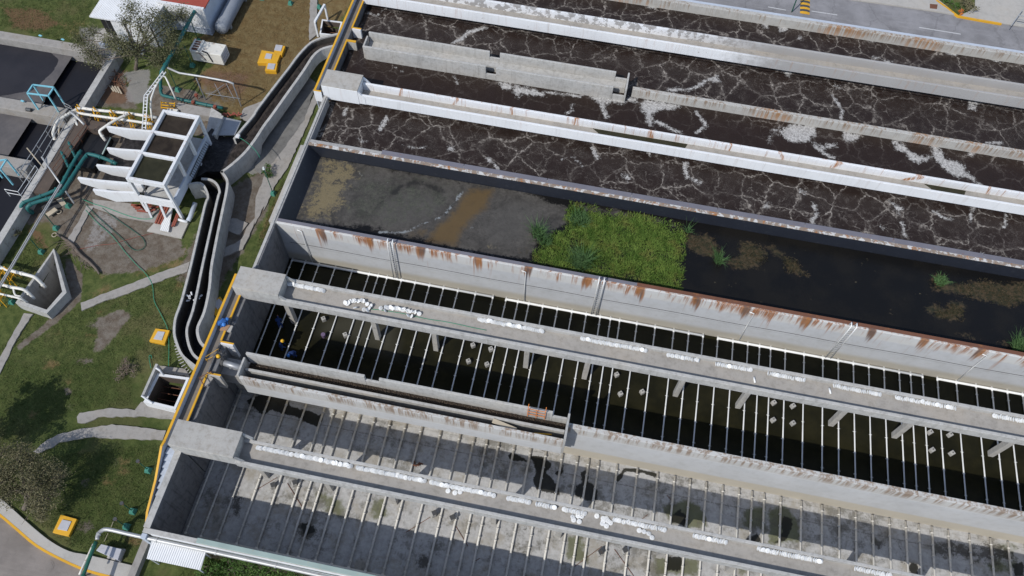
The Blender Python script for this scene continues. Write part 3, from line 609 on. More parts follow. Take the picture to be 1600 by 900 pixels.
T2 = {
 'wet': [t2([(60, 660), (190, 690), (220, 740), (330, 770), (420, 800), (400, 870), (340, 850), (250, 800), (180, 790), (90, 760), (50, 800), (0, 760), (-60, 700)], 400, 450),
         t2([(110, 140), (180, 150), (240, 190), (250, 220), (210, 250), (290, 330), (300, 400), (250, 390), (150, 360), (130, 300), (150, 250)], 800, 675), t2([(260, 260), (330, 200), (320, 260), (290, 270)], 800, 675), t2([(430, 250), (480, 240), (470, 310), (530, 360), (540, 430), (470, 430), (390, 400), (400, 340), (440, 320)], 800, 675),
         t2([(700, 220), (800, 230), (920, 260), (900, 290), (820, 260), (710, 250), (690, 290), (640, 330), (650, 280)], 800, 675, .95, .12), t2([(1000, 520), (1050, 480), (1100, 540), (1080, 590), (1000, 560)], 800, 675), t2([(1480, 660), (1530, 640), (1560, 690), (1460, 690)], 800, 675), t2([(90, 530), (150, 540), (150, 600), (110, 680), (50, 690), (90, 640)], 1200, 675), t2([(890, 820), (930, 830), (940, 890), (890, 880)], 1200, 675), t2([(1530, 830), (1600, 800), (1600, 900), (1540, 900)], 1200, 675),
         t2([(1570, 140), (1610, 130), (1700, 180), (1600, 180)], 400, 675), t2([(280, 570), (370, 580), (370, 630), (300, 640)], 400, 675, .8), t2([(960, 770), (1060, 780), (1070, 870), (960, 870)], 800, 675, .9), t2([(740, 440), (760, 430), (770, 480)], 400, 675, .6)],
 'alg': [t2([(380, 360), (560, 400), (560, 540), (450, 520), (370, 420)], 400, 675, .8, .6), t2([(720, 410), (820, 420), (830, 540), (720, 560)], 400, 675, .8, .5), t2([(930, 470), (1060, 420), (1180, 460), (1230, 590), (1100, 600), (990, 560)], 800, 675, .95, .4), t2([(0, 480), (100, 460), (190, 560), (200, 690), (0, 700)], 1200, 675, .95, .4), t2([(1430, 470), (1600, 450), (1600, 640), (1440, 600)], 800, 675, .8, .5), t2([(340, 640), (440, 650), (480, 820), (330, 820)], 800, 675, .8, .4), t2([(880, 760), (1180, 800), (1180, 900), (900, 900)], 800, 675, .8, .4), t2([(1400, 820), (1500, 830), (1500, 900), (1400, 900)], 800, 675, .6, .4), t2([(1450, 660), (1600, 690), (1600, 900), (1300, 900)], 1200, 675, .6, .6)],
 'mold': [t2([(260, 560), (400, 570), (420, 700), (260, 680)], 400, 675, .7, .5), t2([(1000, 750), (1100, 760), (1120, 860), (1000, 860)], 400, 675, .75, .4), t2([(1000, 640), (1600, 700), (1600, 860), (1000, 800)], 1200, 675, .62, .6), t2([(640, 640), (760, 700), (700, 760), (640, 740)], 1200, 675, .7, .3), t2([(40, 560), (120, 560), (120, 800), (20, 800)], 800, 675, .5, .5), t2([(0, 120), (200, 160), (300, 320), (0, 300)], 400, 675, .35, .8), t2([(780, 670), (850, 680), (900, 840), (800, 820)], 1200, 675, .5, .3), t2([(1440, 370), (1520, 400), (1500, 560), (1430, 480)], 0, 675, .8, .4), t2([(1500, 900), (1700, 850), (1750, 900), (1600, 960)], 0, 675, .5, .4)],
}
struct(sheet('tank_floor', frange(XL - .4, XR, .14), frange(7.2, 17.64, .12) + [17.72], fz, MT['t2'], T2))

# roads and pavements
def flat(name, pts, z, m, th=.05, parent=None, bevel=0):
    o = M().prism(pts, z - th, z).build(name, m, parent, bevel); return struct(o) if parent is None else o
road_edge = GP([(1200, -18), (1340, 2), (1385, 8), (1460, 19), (1495, 25), (1575, 39), (1600, 43), (1750, 70)], 0)
flat('road', [(-30, 56.4, 0), (60, 56.4, 0)] + [Vector((60, road_edge[-1].y, 0))] + list(reversed(road_edge)) + [Vector((-30, road_edge[0].y - .2, 0))], .012, MT['asphalt'], .3)
walk2 = road_edge[:5] + GP([(1470, 5), (1455, -6), (1450, -40), (1200, -60)], 0)
flat('sidewalk', walk2, .13, MT['conc_side'], .3)
drive = GP([(1497, 26), (1575, 39), (1600, 43), (1750, 70), (1800, 0), (1700, -40), (1525, -40), (1523, 12), (1510, 20)], 0)
flat('driveway', drive, .07, MT['conc_side'], .3)
kb = GP([(1463, 0), (1480, 12), (1497, 25), (1530, 31), (1565, 37)], .14)
M().wallstrip(offset_poly(kb, .09), offset_poly(kb, -.09), 0, .15).build('kerb', MT['yellow'])['kind'] = 'structure'
mk = M()
for a, b in (((1268, 17.5), (1308, 23.5)), ((1436, 43), (1501, 53.5)), ((1200, 11), (1228, 16))):
    p, q = G(*a), G(*b); mk.prism([(p.x, p.y - .05), (q.x, q.y - .05), (q.x, q.y + .05), (p.x, p.y + .05)], .0125, .017)
struct(mk.build('lane_marking', paint('worn road paint', (.45, .45, .45), .8, (.22, .21, .21), .9, sc=4)))
side_o = GP([(-90, 742), (-40, 775), (0, 802), (30, 827), (60, 852), (100, 874), (140, 891), (190, 904), (214, 911)], 0)
side_i = GP([(-90, 715), (-40, 752), (0, 778), (20, 795), (50, 822), (80, 846), (110, 862), (140, 868), (212, 885)], 0)
side_o = smooth_line(side_o, 3); side_i = smooth_line(side_i, 3)
flat('sidewalk', side_o + list(reversed(side_i)), .13, MT['conc_side'], .3, bevel=.01)
kl = offset_poly(side_o, .0); kr = offset_poly(side_o, -.13)
M().wallstrip(kl, kr, -.1, .14).build('kerb', MT['yellow'])['kind'] = 'structure'
rd = offset_poly(side_o, -.13)
flat('road', rd + [Vector((-20.9, 2, 0)), Vector((-19.0, -6, 0)), Vector((-19, -30, 0)), Vector((-80, -30, 0)), Vector((-80, 8, 0))], .012, MT['asphalt_old'], .3)
c0 = G(75, 885)
m = M(); m.tube([(c0.x, c0.y, .0), (c0.x, c0.y, .022)], .33, 24); m.tube([(c0.x, c0.y, .02), (c0.x, c0.y, .03)], .24, 24)
props(m.build('manhole_cover', MT['asphalt_old']), 'round iron manhole cover in the worn asphalt beside the yellow kerb', 'manhole cover')
# paths
PZ = [0]
def rough_path(name, upper, lower, z=.05, joints=True, m='conc_path'):
    PZ[0] += 1; z = z + .004 * PZ[0]; pts = []
    for ln, rev in ((upper, False), (lower, True)):
        q = list(reversed(ln)) if rev else ln
        for i in range(len(q) - 1):
            a, b = q[i], q[i + 1]; n = max(2, int((b - a).length / .25))
            for k in range(n):
                p = a.lerp(b, k / n); pts.append(p + Vector((random.uniform(-.04, .04), random.uniform(-.04, .04), 0)))
        pts.append(q[-1])
    return flat(name, pts, z, MT[m], .3)
rough_path('path', GP([(127, 474), (159, 461), (200, 445), (235, 432), (297, 409)]), GP([(128, 486), (159, 472), (200, 459), (240, 443), (292, 425)]))
rough_path('path', GP([(106, 375), (122, 348), (128, 338), (135, 322)]), GP([(115, 380), (130, 352), (139, 334), (148, 323)]))
rough_path('path', GP([(0, 560), (20, 523), (38, 490)]), GP([(0, 585), (26, 530), (51, 492)]))
rough_path('path', GP([(120, 652), (125, 646), (175, 638), (212, 641), (222, 628), (250, 640), (275, 643)]), GP([(122, 661), (135, 662), (155, 652), (225, 651), (270, 656), (275, 657)]))
rough_path('path', GP([(52, 706), (75, 687), (100, 677), (135, 669), (175, 664), (260, 673)]), GP([(57, 709), (82, 700), (92, 692), (140, 683), (195, 686), (255, 688)]))
rough_path('path', GP([(425, 248), (440, 228), (475, 187), (482, 170), (497, 135)]), GP([(412, 330), (430, 290), (450, 262), (483, 190), (500, 150)]))
MT['conc_damp'] = concrete('damp dark concrete', (.17, .165, .155), (.075, .07, .065), .6, 0, (.3, .28, .25), .4)
rough_path('path', GP([(468, 110), (448, 150), (425, 195), (405, 238), (398, 266)]), GP([(494, 130), (476, 188), (450, 224), (428, 254), (408, 272)]), m='conc_damp')
rough_path('path', GP([(385, 357), (378, 375), (367, 382), (342, 390)]), GP([(400, 340), (390, 370), (380, 390), (342, 405)]))
rough_path('path', GP([(400, 310), (410, 285), (417, 258)]), GP([(398, 352), (412, 325), (428, 292)]), .04)
rough_path('path', GP([(352, 350), (364, 341), (388, 350)]), GP([(351, 360), (364, 364), (375, 368)]), .045)
rough_path('path', GP([(483, 65), (484, 30), (485, 0), (487, -30)]), GP([(494, 56), (495, 30), (496, 0), (498, -30)]))
rough_path('path', GP([(375, 185), (381, 170), (400, 163)]), GP([(400, 200), (420, 170), (430, 150)]), .03)
flat('concrete_slab', GP([(241, 350), (296, 347), (284, 373), (230, 362)]), .09, MT['conc_side'], .3)
flat('concrete_slab', GP([(145, 312), (200, 318), (270, 332), (262, 352), (190, 340), (147, 325)]), .06, MT['conc_path'], .3)

# ------------------------------------------------------------------ basin walls
def wall(label, x0, x1, y0, y1, z0, z1, m, cat='wall', name='basin_wall', bevel=.025):
    o = M().box(x0, x1, y0, y1, z0, z1).build(name, MT[m], None, bevel); return props(o, label, cat)
B0 = -3.2
wall('brown streaked concrete basin wall along the edge of the asphalt road', XL - 6, XR, 55.6, 55.96, B0, 1.9, 'stain')
o = M().box(XL - 6, XR, 55.97, 56.32, -.3, 1.82).build('road_parapet', MT['bluegrey'], None, .03); props(o, 'blue grey low parapet strip between the road and the streaked basin wall', 'parapet')
wall('brown streaked single weir wall running on from the end of the concrete launder in the brown water', 1.65, XR, 45.33, 45.65, B0, 1.9, 'stain')
o = wall('long wall with white rust spotted edge and navy liner on its pond side', XL, XR, 34.98, 35.5, B0, 1.9, 'conc_wall')
M().box(XL + .01, XR, 34.93, 34.978, .3, 1.86).build('liner_sheet', MT['liner'], o)
mm = M(); x = XL
while x < XR - 1:
    L = random.uniform(2.6, 3.4); mm.box(x, min(x + L - .03, XR), 34.955, 35.21, 1.86, 1.93); x += L
mm.build('edge_capping', MT['strip'], o, .015)
mm = M(); x = -15.2
while x < XR - 1:
    mm.box(x, x + 5.97, 35.215, 35.62, 1.84, 1.925); x += 6
mm.build('flashing', MT['cap'], o, .015)
o = wall('tall pale wall with orange rust streaks between the green pond and the dark tank', XL, XR, 28.05, 28.4, B0, 1.9, 'rustwall')
M().box(XL + .02, XR, 28.19, 28.42, 1.9, 1.94).build('steel_cap', MT['cap'], o); M().box(4, XR, 28.18, 28.43, 1.941, 1.96).build('rusty_cap', MT['rust'], o)
M().box(XL + .02, XR, 28.402, 28.44, .3, 1.86).build('liner_sheet', MT['liner'], o)
wall('pale weir wall with brown stained lip between the dark pipe tank and the drained tank', 1.14, XR, 17.7, 18.0, B0, 1.9, 'weir')
o = wall('low front wall with rusty left end beside the drained tank', -20.8, XR, 7.02, 7.3, B0, 1.9, 'conc_light')
M().box(-20.3, XR, 6.985, 7.018, .2, 1.86).build('white_band', MT['white_b'], o)
mm = M(); mm.box(-17.7, XR, 7.05, 7.33, 1.905, 1.99); mm.build('coping', MT['palegreen'], o, .02)
wall('plain concrete wall closing the far right end of the basins', XR, XR + .35, 7.0, 56.3, B0, 1.9, 'conc_wall')
wall('lower wall under the debris filled launder between the two lower tanks', XL, 1.139, 17.7, 18.0, B0, .0, 'weir')
# left end walls
o = wall('grey end wall with pale double coping at the left end of the pond', XL - .28, XL, 28.0, 39.6, B0, 1.9, 'conc_wall')
M().box(XL - .3, XL - .12, 28.0, 39.6, 1.902, 1.96).build('coping', MT['conc_light'], o, .015)
M().box(XL - .62, XL - .34, 28.2, 35.0, .3, 1.7).build('lower_kerb', MT['conc_side'], o, .02)
M().add([(XL + .004, 28.45, 1.87), (XL + .05, 28.45, 1.87), (XL + .95, 28.45, .5), (XL + .004, 28.45, .5), (XL + .004, 34.9, 1.87), (XL + .05, 34.9, 1.87), (XL + .95, 34.9, .5), (XL + .004, 34.9, .5)], [(0, 1, 2, 3), (7, 6, 5, 4), (0, 4, 5, 1), (1, 5, 6, 2), (2, 6, 7, 3), (3, 7, 4, 0)]).build('liner_sheet', MT['liner'], o)
o = wall('shaded end wall of the dark pipe tank below the splitter box', XL - .28, XL, 23.4, 28.0, B0, 1.9, 'conc_shade')
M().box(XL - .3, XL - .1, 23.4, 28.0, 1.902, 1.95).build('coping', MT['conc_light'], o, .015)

def walkway(label, y0, y1, gaps, skirt='bluegrey', stubs=()):
    t = thing('walkway', label, 'walkway', (-21.2, (y0 + y1) / 2, 0))
    M().box(-21.45, -20.82, y0, y1, B0, 1.9).build('slab', MT['conc_shade'], t)
    M().box(-21.36, -20.9, y0 + .01, y1 - .01, 1.9, 1.905).build('floor', MT['conc_walk'], t)
    pt_ = M().box(-21.52, -21.4, y0, y1, -.3, 2.35).build('parapet', MT['bluegrey'], t, .01)
    M().box(-21.535, -21.385, y0, y1, 2.352, 2.385).build('parapet_stripe', MT['yellow'], pt_)
    for a, b in gaps:
        M().box(-20.90, -20.78, a, b, 1.908, 1.99).build('yellow_kerb', MT['yellow'], t)
    for a, b in stubs:
        M().box(-20.79, -20.15, a, b, .6, 1.98).build('stub_wall', MT['white_b'], t, .01)
        M().box(-20.8, -20.14, b - .06, b + .01, 1.984, 2.0).build('yellow_kerb', MT['yellow'], t)
    return t
t = walkway('long narrow walkway with yellow edged parapet along the left end of the brown aeration basins', 39.66, 62, [(41.5, 45.55), (46.9, 62)])
M().box(-21.53, -20.95, 39.58, 39.655, 1.3, 2.35).build('end_panel', MT['white_b'], t); M().box(-21.535, -20.95, 39.57, 39.67, 2.386, 2.41).build('yellow_kerb', MT['yellow'], t)
M().box(-20.79, -20.1, 46.8, 47.0, .8, 1.96).build('stub_wall', MT['white_b'], t); M().box(-20.79, -20.1, 45.45, 45.6, .8, 1.96).build('stub_wall', MT['conc_light'], t)
M().box(-20.9, -20.1, 45.4, 45.62, 1.962, 1.985).build('yellow_kerb', MT['yellow'], t); M().box(-20.9, -20.1, 46.9, 47.02, 1.962, 1.985).build('yellow_kerb', MT['yellow'], t)
t = walkway('narrow walkway with yellow edged parapet beside the dark tank, workers bent over on it', 11.9, 23.45, [(11.95, 16.6), (18.95, 19.6), (20.5, 22.2)])
for a, b, c in ((16.55, 16.72, 'conc_light'), (18.7, 18.88, 'white_b')):
    M().box(-20.79, -20.0, a, b, .3, 1.97).build('stub_wall', MT[c], t)
    M().box(-20.85, -19.98, b - .09, b + .01, 1.972, 1.99).build('yellow_kerb', MT['yellow'], t)
M().add([(-20.79, 16.6, 1.9), (-20.4, 16.45, 1.9), (-20.55, 15.9, 1.9), (-20.79, 15.8, 1.9), (-20.79, 16.6, 1.8), (-20.4, 16.45, 1.8), (-20.55, 15.9, 1.8), (-20.79, 15.8, 1.8)], [(0, 1, 2, 3), (4, 7, 6, 5), (0, 4, 5, 1), (1, 5, 6, 2), (2, 6, 7, 3), (3, 7, 4, 0)]).build('broken_ledge', MT['conc_floor'], t)
M().box(-20.79, -20.5, 19.6, 20.05, 1.8, 1.92).build('ledge', MT['conc_side'], t)
# drained tank end wall and stairs
o = wall('dark shaded end wall of the drained tank beside the stairs', -20.8, XL, 7.302, 11.9, B0, 1.9, 'conc_shade')
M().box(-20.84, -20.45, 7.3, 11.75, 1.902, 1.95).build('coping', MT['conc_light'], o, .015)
o = wall('shaded end wall of the drained tank under the walkway', -20.81, XL, 11.95, 23.39, B0, 1.7, 'conc_shade')
t = thing('staircase', 'pale blue grey outside stairs with sloping yellow edged parapet', 'stairs', (-21.2, 9.6, 0))
sm = M(); n = 12
for i in range(n):
    ya = 11.85 - i * .37; sm.box(-21.38, -20.86, ya - .37, ya, -.2, 1.85 - i * .155)
sm.build('step', MT['bluegrey'], t)
pr = M(); yy = [12.0, 11.7, 10.0, 8.3, 7.2]; zz = [2.36, 2.36, 1.35, .72, .3]; xo = [-21.46, -21.5, -21.5, -21.5, -21.3]
L = [Vector((a + .05, b, 0)) for a, b in zip(xo, yy)]; Rr = [Vector((a - .05, b, 0)) for a, b in zip(xo, yy)]
pr.wallstrip(L, Rr, -.3, zz); pr.build('parapet', MT['bluegrey'], t)
M().wallstrip([v + Vector((.015, 0, 0)) for v in L], [v - Vector((.015, 0, 0)) for v in Rr], [z + .003 for z in zz], [z + .04 for z in zz]).build('parapet_stripe', MT['yellow'], t)

# flow splitter boxes at the heads of the channels
def split_box(label, x0, x1, y0, y1, zt, m_top, m_front, zb):
    t = thing('splitter_box', label, 'concrete box', (x0, y0, 0))
    M().box(x0, x1, y0, y1, zb, zt - .1).build('body', MT[m_front], t, .02)
    M().box(x0 - .01, x1 + .02, y0 + .012, y1 + .02, zt - .098, zt).build('lid', MT[m_top], t, .02)
    # splayed cheek stepping down to the channel parapets
    for a, b in ((y0, y0 + .13), (y1 - .13, y1)):
        M().add([(x1 + .02, a, zb + .1), (x1 + .02, b, zb + .1), (x1 + .02, b, zt - .15), (x1 + .02, a, zt - .15), (x1 + .5, a, zb + .1), (x1 + .5, b, zb + .1), (x1 + .5, b, zb + .75), (x1 + .5, a, zb + .75)],
                [(0, 3, 2, 1), (4, 5, 6, 7), (0, 1, 5, 4), (2, 3, 7, 6), (1, 2, 6, 5), (0, 4, 7, 3)]).build('cheek', MT[m_front], t)
    return t
split_box('white fronted splitter box with grey lid at the head of the bright white channel', -20.9, -18.15, 39.72, 41.3, 3.0, 'conc_box', 'white_b', 1.55)
split_box('rough grey splitter box at the head of the walkway over the dark tank', -21.1, -18.1, 22.2, 23.75, 2.95, 'conc_box', 'conc_light', 1.6)
split_box('brown stained grey splitter box above the stairs and the drained tank', -20.95, -17.1, 11.72, 13.25, 2.95, 'conc_box', 'conc_light', 1.6)

# raised U-shaped channels
def channel(label, x0, y0, y1, zb, zf, zt, mf, mb, mfl, cols=(), pw=.16, group=None, colname='column'):
    t = thing('channel', label, 'channel', (x0, y0, zb))
    M().box(x0, XR, y0, y1, zb, zf).build('floor', MT[mfl], t)
    M().box(x0, XR, y0 - .004, y0 + pw, zb - .02, zt).build('front_parapet', MT[mf], t, .02)
    M().box(x0, XR, y1 - pw, y1 + .004, zb - .02, (zt + .03) if zt > 2.45 else zt - .15).build('back_parapet', MT[mb], t, .02)
    for cx in cols:
        yc = (y0 + y1) / 2
        c = M().box(cx - .17, cx + .17, yc - .02, yc + .36, B0, zb - .25); c.build('column', MT['conc_light'], t, .02)
        M().add([(cx - .17, y0 + .12, zb - .021), (cx + .17, y0 + .12, zb - .021), (cx + .17, y1 - .12, zb - .021), (cx - .17, y1 - .12, zb - .021),
                 (cx - .17, yc - .04, zb - .5), (cx + .17, yc - .04, zb - .5), (cx + .17, yc + .38, zb - .5), (cx - .17, yc + .38, zb - .5)],
                [(0, 1, 2, 3), (7, 6, 5, 4), (0, 4, 5, 1), (1, 5, 6, 2), (2, 6, 7, 3), (3, 7, 4, 0)]).build('corbel', MT['conc_light'], t)
    return t
channel('upper white channel with flaking grey inner wall, nearest the road', -20.9, 50.1, 51.7, 1.68, 1.9, 2.6, 'white_a', 'white_a_back', 'conc_floor')
channel('bright white channel with rust streaked inner wall in the middle of the brown basins', -18.13, 39.75, 41.05, 1.65, 1.9, 2.52, 'white_b', 'white_b_back', 'conc_floor')
COLX = [-18.5, -12.55, -8.45, -2.25, 1.75, 7.9, 12.05, 18.15, 22.25, 28.4, 34, 38]
pud = []
for xa, xb in ((930, 1070), (1450, 1505)):
    a, b = G(xa, 211 if xa < 1000 else 290, 1.9), G(xb, 226 if xa < 1000 else 299, 1.9)
    q = [(a.x, 39.93), (b.x - .6, 39.93), (b.x, 40.3), (b.x + .2, 40.86), (a.x - .3, 40.86), (a.x + .2, 40.5)]
    o = M().prism(q, 1.9, 1.906).build('puddle', MT['pan_olive']); props(o, 'olive puddle in the bright white channel, ' + ('left of the two' if xa < 1000 else 'right of the two'), 'puddle', 'puddles in the white channel')
channel('grey raised channel with discs leaning in it over the dark pipe tank', -18.1, 22.15, 23.9, 1.75, 1.97, 2.42, 'conc_light', 'conc_light', 'conc_floor', COLX, .2)
channel('grey raised channel with discs leaning in it over the drained tank', -17.1, 11.62, 13.12, 1.75, 1.97, 2.42, 'conc_light', 'conc_light', 'conc_floor', [-16.7] + COLX[1:], .17)

# launder troughs
def launder(label, x0, x1, yf, zt, zb, mf, deb, notches):
    t = thing('launder', label, 'trough', (x0, yf, zb)); yb = yf + 1.6; zfr = zt - (.45 if deb else .12)
    xs = [x0] + [q for n_ in notches for q in n_]
    def runs(nm, ya, yb_, z0, z1, m, cut):
        a = x0; 
        for p, q in notches + [(x1 - .9, x1)]:
            M().box(a, p, ya, yb_, z0, z1).build(nm, m, t, .02)
            M().box(p + .002, min(q, x1) - .002, ya + .01, yb_ - .01, z0, z1 - cut).build('notch_sill', MT['conc_light'], t, .02); a = q
        if a < x1 - .01: M().box(a, x1, ya, yb_, z0, z1).build(nm, m, t, .02)
    runs('back_wall', yb - .16, yb, zb - .3, zt, MT['conc_light'], .55)
    if deb: M().box(x0, x1, yf, yf + .2, zb - .32, zfr).build('front_wall', MT[mf], t, .02)
    else: runs('front_wall', yf, yf + .16, zb, zfr, MT[mf], .75)
    M().box(x0 + .02, x1 - .02, yf + .2, yb - .17, zb + .05, zb + .3).build('floor', MT['conc_wall'], t)
    M().box(x1 - .001, x1 + .13, yf - .06, yb + .04, zb, zt + .02).build('end_wall', MT['conc_light'], t, .02)
    M().box(x0 - .13, x0 - .001, yf + .1, yb - .3, zb + .5, zt - .2).build('end_wall', MT['conc_light'], t, .02)
    if deb:
        M().box(x0 + .02, x1 - .02, yf + .7, yf + .86, zb + .3, zt - .72).build('divider', MT['conc_light'], t, .02)
        d = M()
        for i in range(1500):
            x = random.uniform(x0 + .1, x1 - .1); y = yf + random.uniform(.93, 1.40); r = random.uniform(.02, .06); z = zb + 1.02 + random.uniform(0, .06)
            q = random.random(); p = [Vector((x + r * math.cos(a + q), y + r * math.sin(a + q) * .8, z + random.uniform(-.03, .04))) for a in (0, 1.6, 3.1, 4.7)]
            d.add(p + [Vector((x, y, z + r * .9))], [(0, 1, 4), (1, 2, 4), (2, 3, 4), (3, 0, 4)])
        M().box(x0 + .02, x1 - .02, yf + .87, yb - .17, zb + .3, zb + 1.02).build('sludge_bed', MT['dirt_bed'], t)
        props(d.build('sludge_crumbs', MT['dirt_deb'], t), kind='stuff')
        M().box(x0 + .02, x1 - .02, yf + .21, yf + .69, zb + .3, zb + .45).build('wet_floor', MT['black'], t)
    else:
        M().box(x0 + .02, x1 - .02, yf + .85, yb - .17, zb + .3, zb + 1.45).build('inner_ledge', MT['conc_light'], t)
        x = x0 + 1.4
        while x < x1 - 1.2:
            if not any(p - .1 < x < q + .1 for p, q in notches): M().box(x - .045, x + .045, yf + .82, yf + .849, zb + .5, zb + 1.44).build('bracket', MT['rust'], t)
            x += .92
    return t
launder('pale double walled concrete launder standing in the brown aeration basin', -19.2, 1.1, 44.72, 2.5, .2, 'conc_light', False, [(-9.6, -8.8)])
launder('long debris filled concrete launder straddling the wall beside the drained tank', -18.85, 1.0, 16.72, 2.45, .2, 'weir', True, [(-11.4, -10.5)])
# gate frame between the launder and the head walkway
t = thing('outlet_pipe', 'dark grey pipe between the walkway and the debris filled launder', 'pipe', (-19.9, 17.6, 1.4))
M().tube([(-20.75, 17.75, 1.5), (-18.95, 17.55, 1.5)], .2, 12).build('pipe_barrel', MT['steel'], t, smooth=True)
M().tube([(-20.5, 17.72, 1.5), (-20.3, 17.70, 1.5)], .25, 12).build('collar', MT['darksteel'], t)
M().box(-20.77, -19.0, 17.2, 18.3, -.4, .9).build('plinth', MT['conc_wall'], t)

# ------------------------------------------------------------------ aeration pipe grids
LX = [[-20.25, -19.28, -18.27, -17.05, -15.79, -14.53, -13.86, -13.2, -12.15, -11.14, -10.1, -9.08, -8.03, -6.76, -5.5],
      [-4.55, -3.7, -2.92, -1.92, -.88, .15, 1.17, 2.16, 2.88, 3.53, 4.74, 6.02, 7.32, 8.36, 9.36],
      [10.38, 11.43, 12.45, 13.26, 14.02, 15.02, 16.3, 17.58, 18.62, 19.64, 20.68, 21.7, 22.72, 23.48, 24.28],
      [25.27, 26.53, 27.83, 28.88, 29.9, 30.9, 31.9, 32.6, 33.3, 34.4, 35.4, 36.4, 37.4, 38.7, 40]]
POS4 = ['leftmost', 'second from the left', 'third from the left', 'rightmost']
def pipe_grid(xs, ya, yb, yh, zp, r, m, label, group, free):
    t = thing('pipe_grid', label, 'pipe grid', (xs[0], yh, zp), group)
    M().tube([(xs[0] - .02, yh, zp), (xs[-1] + .02, yh, zp)], r * (1.9 if m == 'pvc' else 1.55), 10).build('header', MT[m], t, smooth=True)
    for k, x in enumerate(xs):
        jx = random.uniform(-.03, .03)
        lm = M().tube([(x, yh, zp), (x + jx * .5, (ya + yb) / 2, zp + random.uniform(-.02, .02)), (x + jx, yb if abs(yh - ya) < 1 else ya, zp)], r, 8)
        y = ya + .5
        while y < yb - .2:
            lm.tube([(x, y - .03, zp), (x, y + .03, zp)], r * (1.2 if m == 'pvc' else 1.4), 8)
            if m == 'pvc': lm.box(x - .1, x + .1, y - .012, y + .012, zp - .012, zp + .012)
            y += 1.45 if m == 'pvc' else .72
        lm.tube([(x, yh - .16, zp), (x, yh + .16, zp)], r * 1.45, 8)
        lt_ = lm.build('lateral', MT[m], t, smooth=True)
        if k % 2 == 0 and m != 'pvc':
            s = M()
            for yy in (ya + .9, (ya + yb) / 2): s.box(x - .07, x + .07, yy - .04, yy + .04, zp - .5, zp - r * .6)
            s.build('pipe_support', MT['conc_wall'], lt_)
for k in range(4):
    pipe_grid(LX[k], 18.05, 27.9, 27.9, -2.5, .046, 'pvc', POS4[k] + ' white pipe grid just above the dark water of the tank', 'pipe grids in the dark tank', False)
    pipe_grid(LX[k], 8.05, 17.58, 8.05, -2.52, .066, 'pvc_dirty', POS4[k] + ' dirty grey pipe grid on the floor of the drained tank', 'pipe grids in the drained tank', True)

# ------------------------------------------------------------------ diffuser discs
def disc_mesh():
    prof = [(0, -.028), (.06, -.03), (.1, -.02), (.118, -.012), (.122, 0), (.118, .012), (.105, .017), (.1, .012), (.09, .016), (.05, .026), (.022, .03), (.02, .022), (0, .02)]
    vs = []; fs = []; n = 18
    for r, z in prof:
        for k in range(n): a = 2 * math.pi * k / n; vs.append(Vector((r * math.cos(a), r * math.sin(a), z)) * K)
    for i in range(len(prof) - 1):
        for k in range(n): fs.append((i * n + k, i * n + (k + 1) % n, (i + 1) * n + (k + 1) % n, (i + 1) * n + k))
    me = bpy.data.meshes.new('diffuser_disc'); me.from_pydata(vs, [], fs); me.update()
    bm = bmesh.new(); bm.from_mesh(me); bmesh.ops.remove_doubles(bm, verts=bm.verts, dist=1e-4); bm.to_mesh(me); bm.free()
    for p in me.polygons: p.use_smooth = True
    me.materials.append(MT['rubber']); return me
DM = disc_mesh()
for v_ in DM.vertices: v_.co *= 1.2; proto = [None]; NDISC = [0]
def disc(loc, rot, label, group):
    if proto[0] is None: o = bpy.data.objects.new('diffuser_disc', DM); proto[0] = o
    else: o = proto[0].copy()
    COL.objects.link(o); o.location = Vector(loc) * K; o.rotation_euler = rot; NDISC[0] += 1
    return props(o, label, 'diffuser disc', group)
def disc_row(a, b, step, y_back, zf, label, group, meshout=None):
    A, B = G(*a, zf + .1), G(*b, zf + .1); L = abs(B.x - A.x); n = max(3, int(L / step)); prev = 0
    for i in range(n):
        x = A.x + (B.x - A.x) * i / (n - 1); tilt = R(random.gauss(42, 11))
        y = y_back - .14 + random.uniform(-.03, .02); z = zf + .15 + random.uniform(-.005, .03)
        if random.random() < .06: rot = (R(random.uniform(20, 50)), R(random.uniform(-20, 20)), 0); z += .1; y -= .02
        else: rot = (R(random.uniform(4, 24)), tilt, R(random.uniform(-12, 12)))
        if meshout is None: disc((x, y, z), rot, label, group)
        else: meshout.append(((x, y, z), rot))
ZF = 1.97; YC, YD = 23.70, 12.95
sp = .118
gC, gD = 'discs on the channel over the dark tank', 'discs on the channel over the drained tank'
disc_row((447, 450), (504, 460), sp, YC, ZF, 'white disc in the bluish row next to the grey box over the dark tank', gC)
for lab, pts in (('white disc in the arched heap at the start of the green hose', [(150, 260), (165, 270), (180, 278), (200, 262), (220, 245), (245, 242), (270, 240), (295, 238), (320, 242), (345, 236), (365, 235), (385, 245), (400, 250), (430, 280), (475, 300), (455, 330), (435, 360), (390, 350), (280, 325)]),
                 ('white disc in the heap lying over the green hose on the dark tank channel', [(600, 330), (655, 360), (665, 320), (690, 325), (720, 320), (745, 335), (770, 330), (790, 335), (810, 335), (835, 345), (860, 340), (875, 352), (890, 350), (920, 362), (940, 365), (975, 375), (1010, 375), (1030, 385), (1050, 385), (1080, 400), (945, 425), (985, 435)])):
    for x, y in pts:
        p = G(520 + x / 8, 440 + y / 8, ZF + .16)
        disc((p.x, p.y, ZF + .13 + random.uniform(0, .06)), (R(random.uniform(15, 50)), R(random.gauss(20, 25)), random.uniform(0, 6)), lab, gC)
names = ['first', 'second', 'third', 'fourth', 'fifth', 'sixth', 'seventh', 'eighth', 'ninth', 'tenth', 'eleventh', 'twelfth']
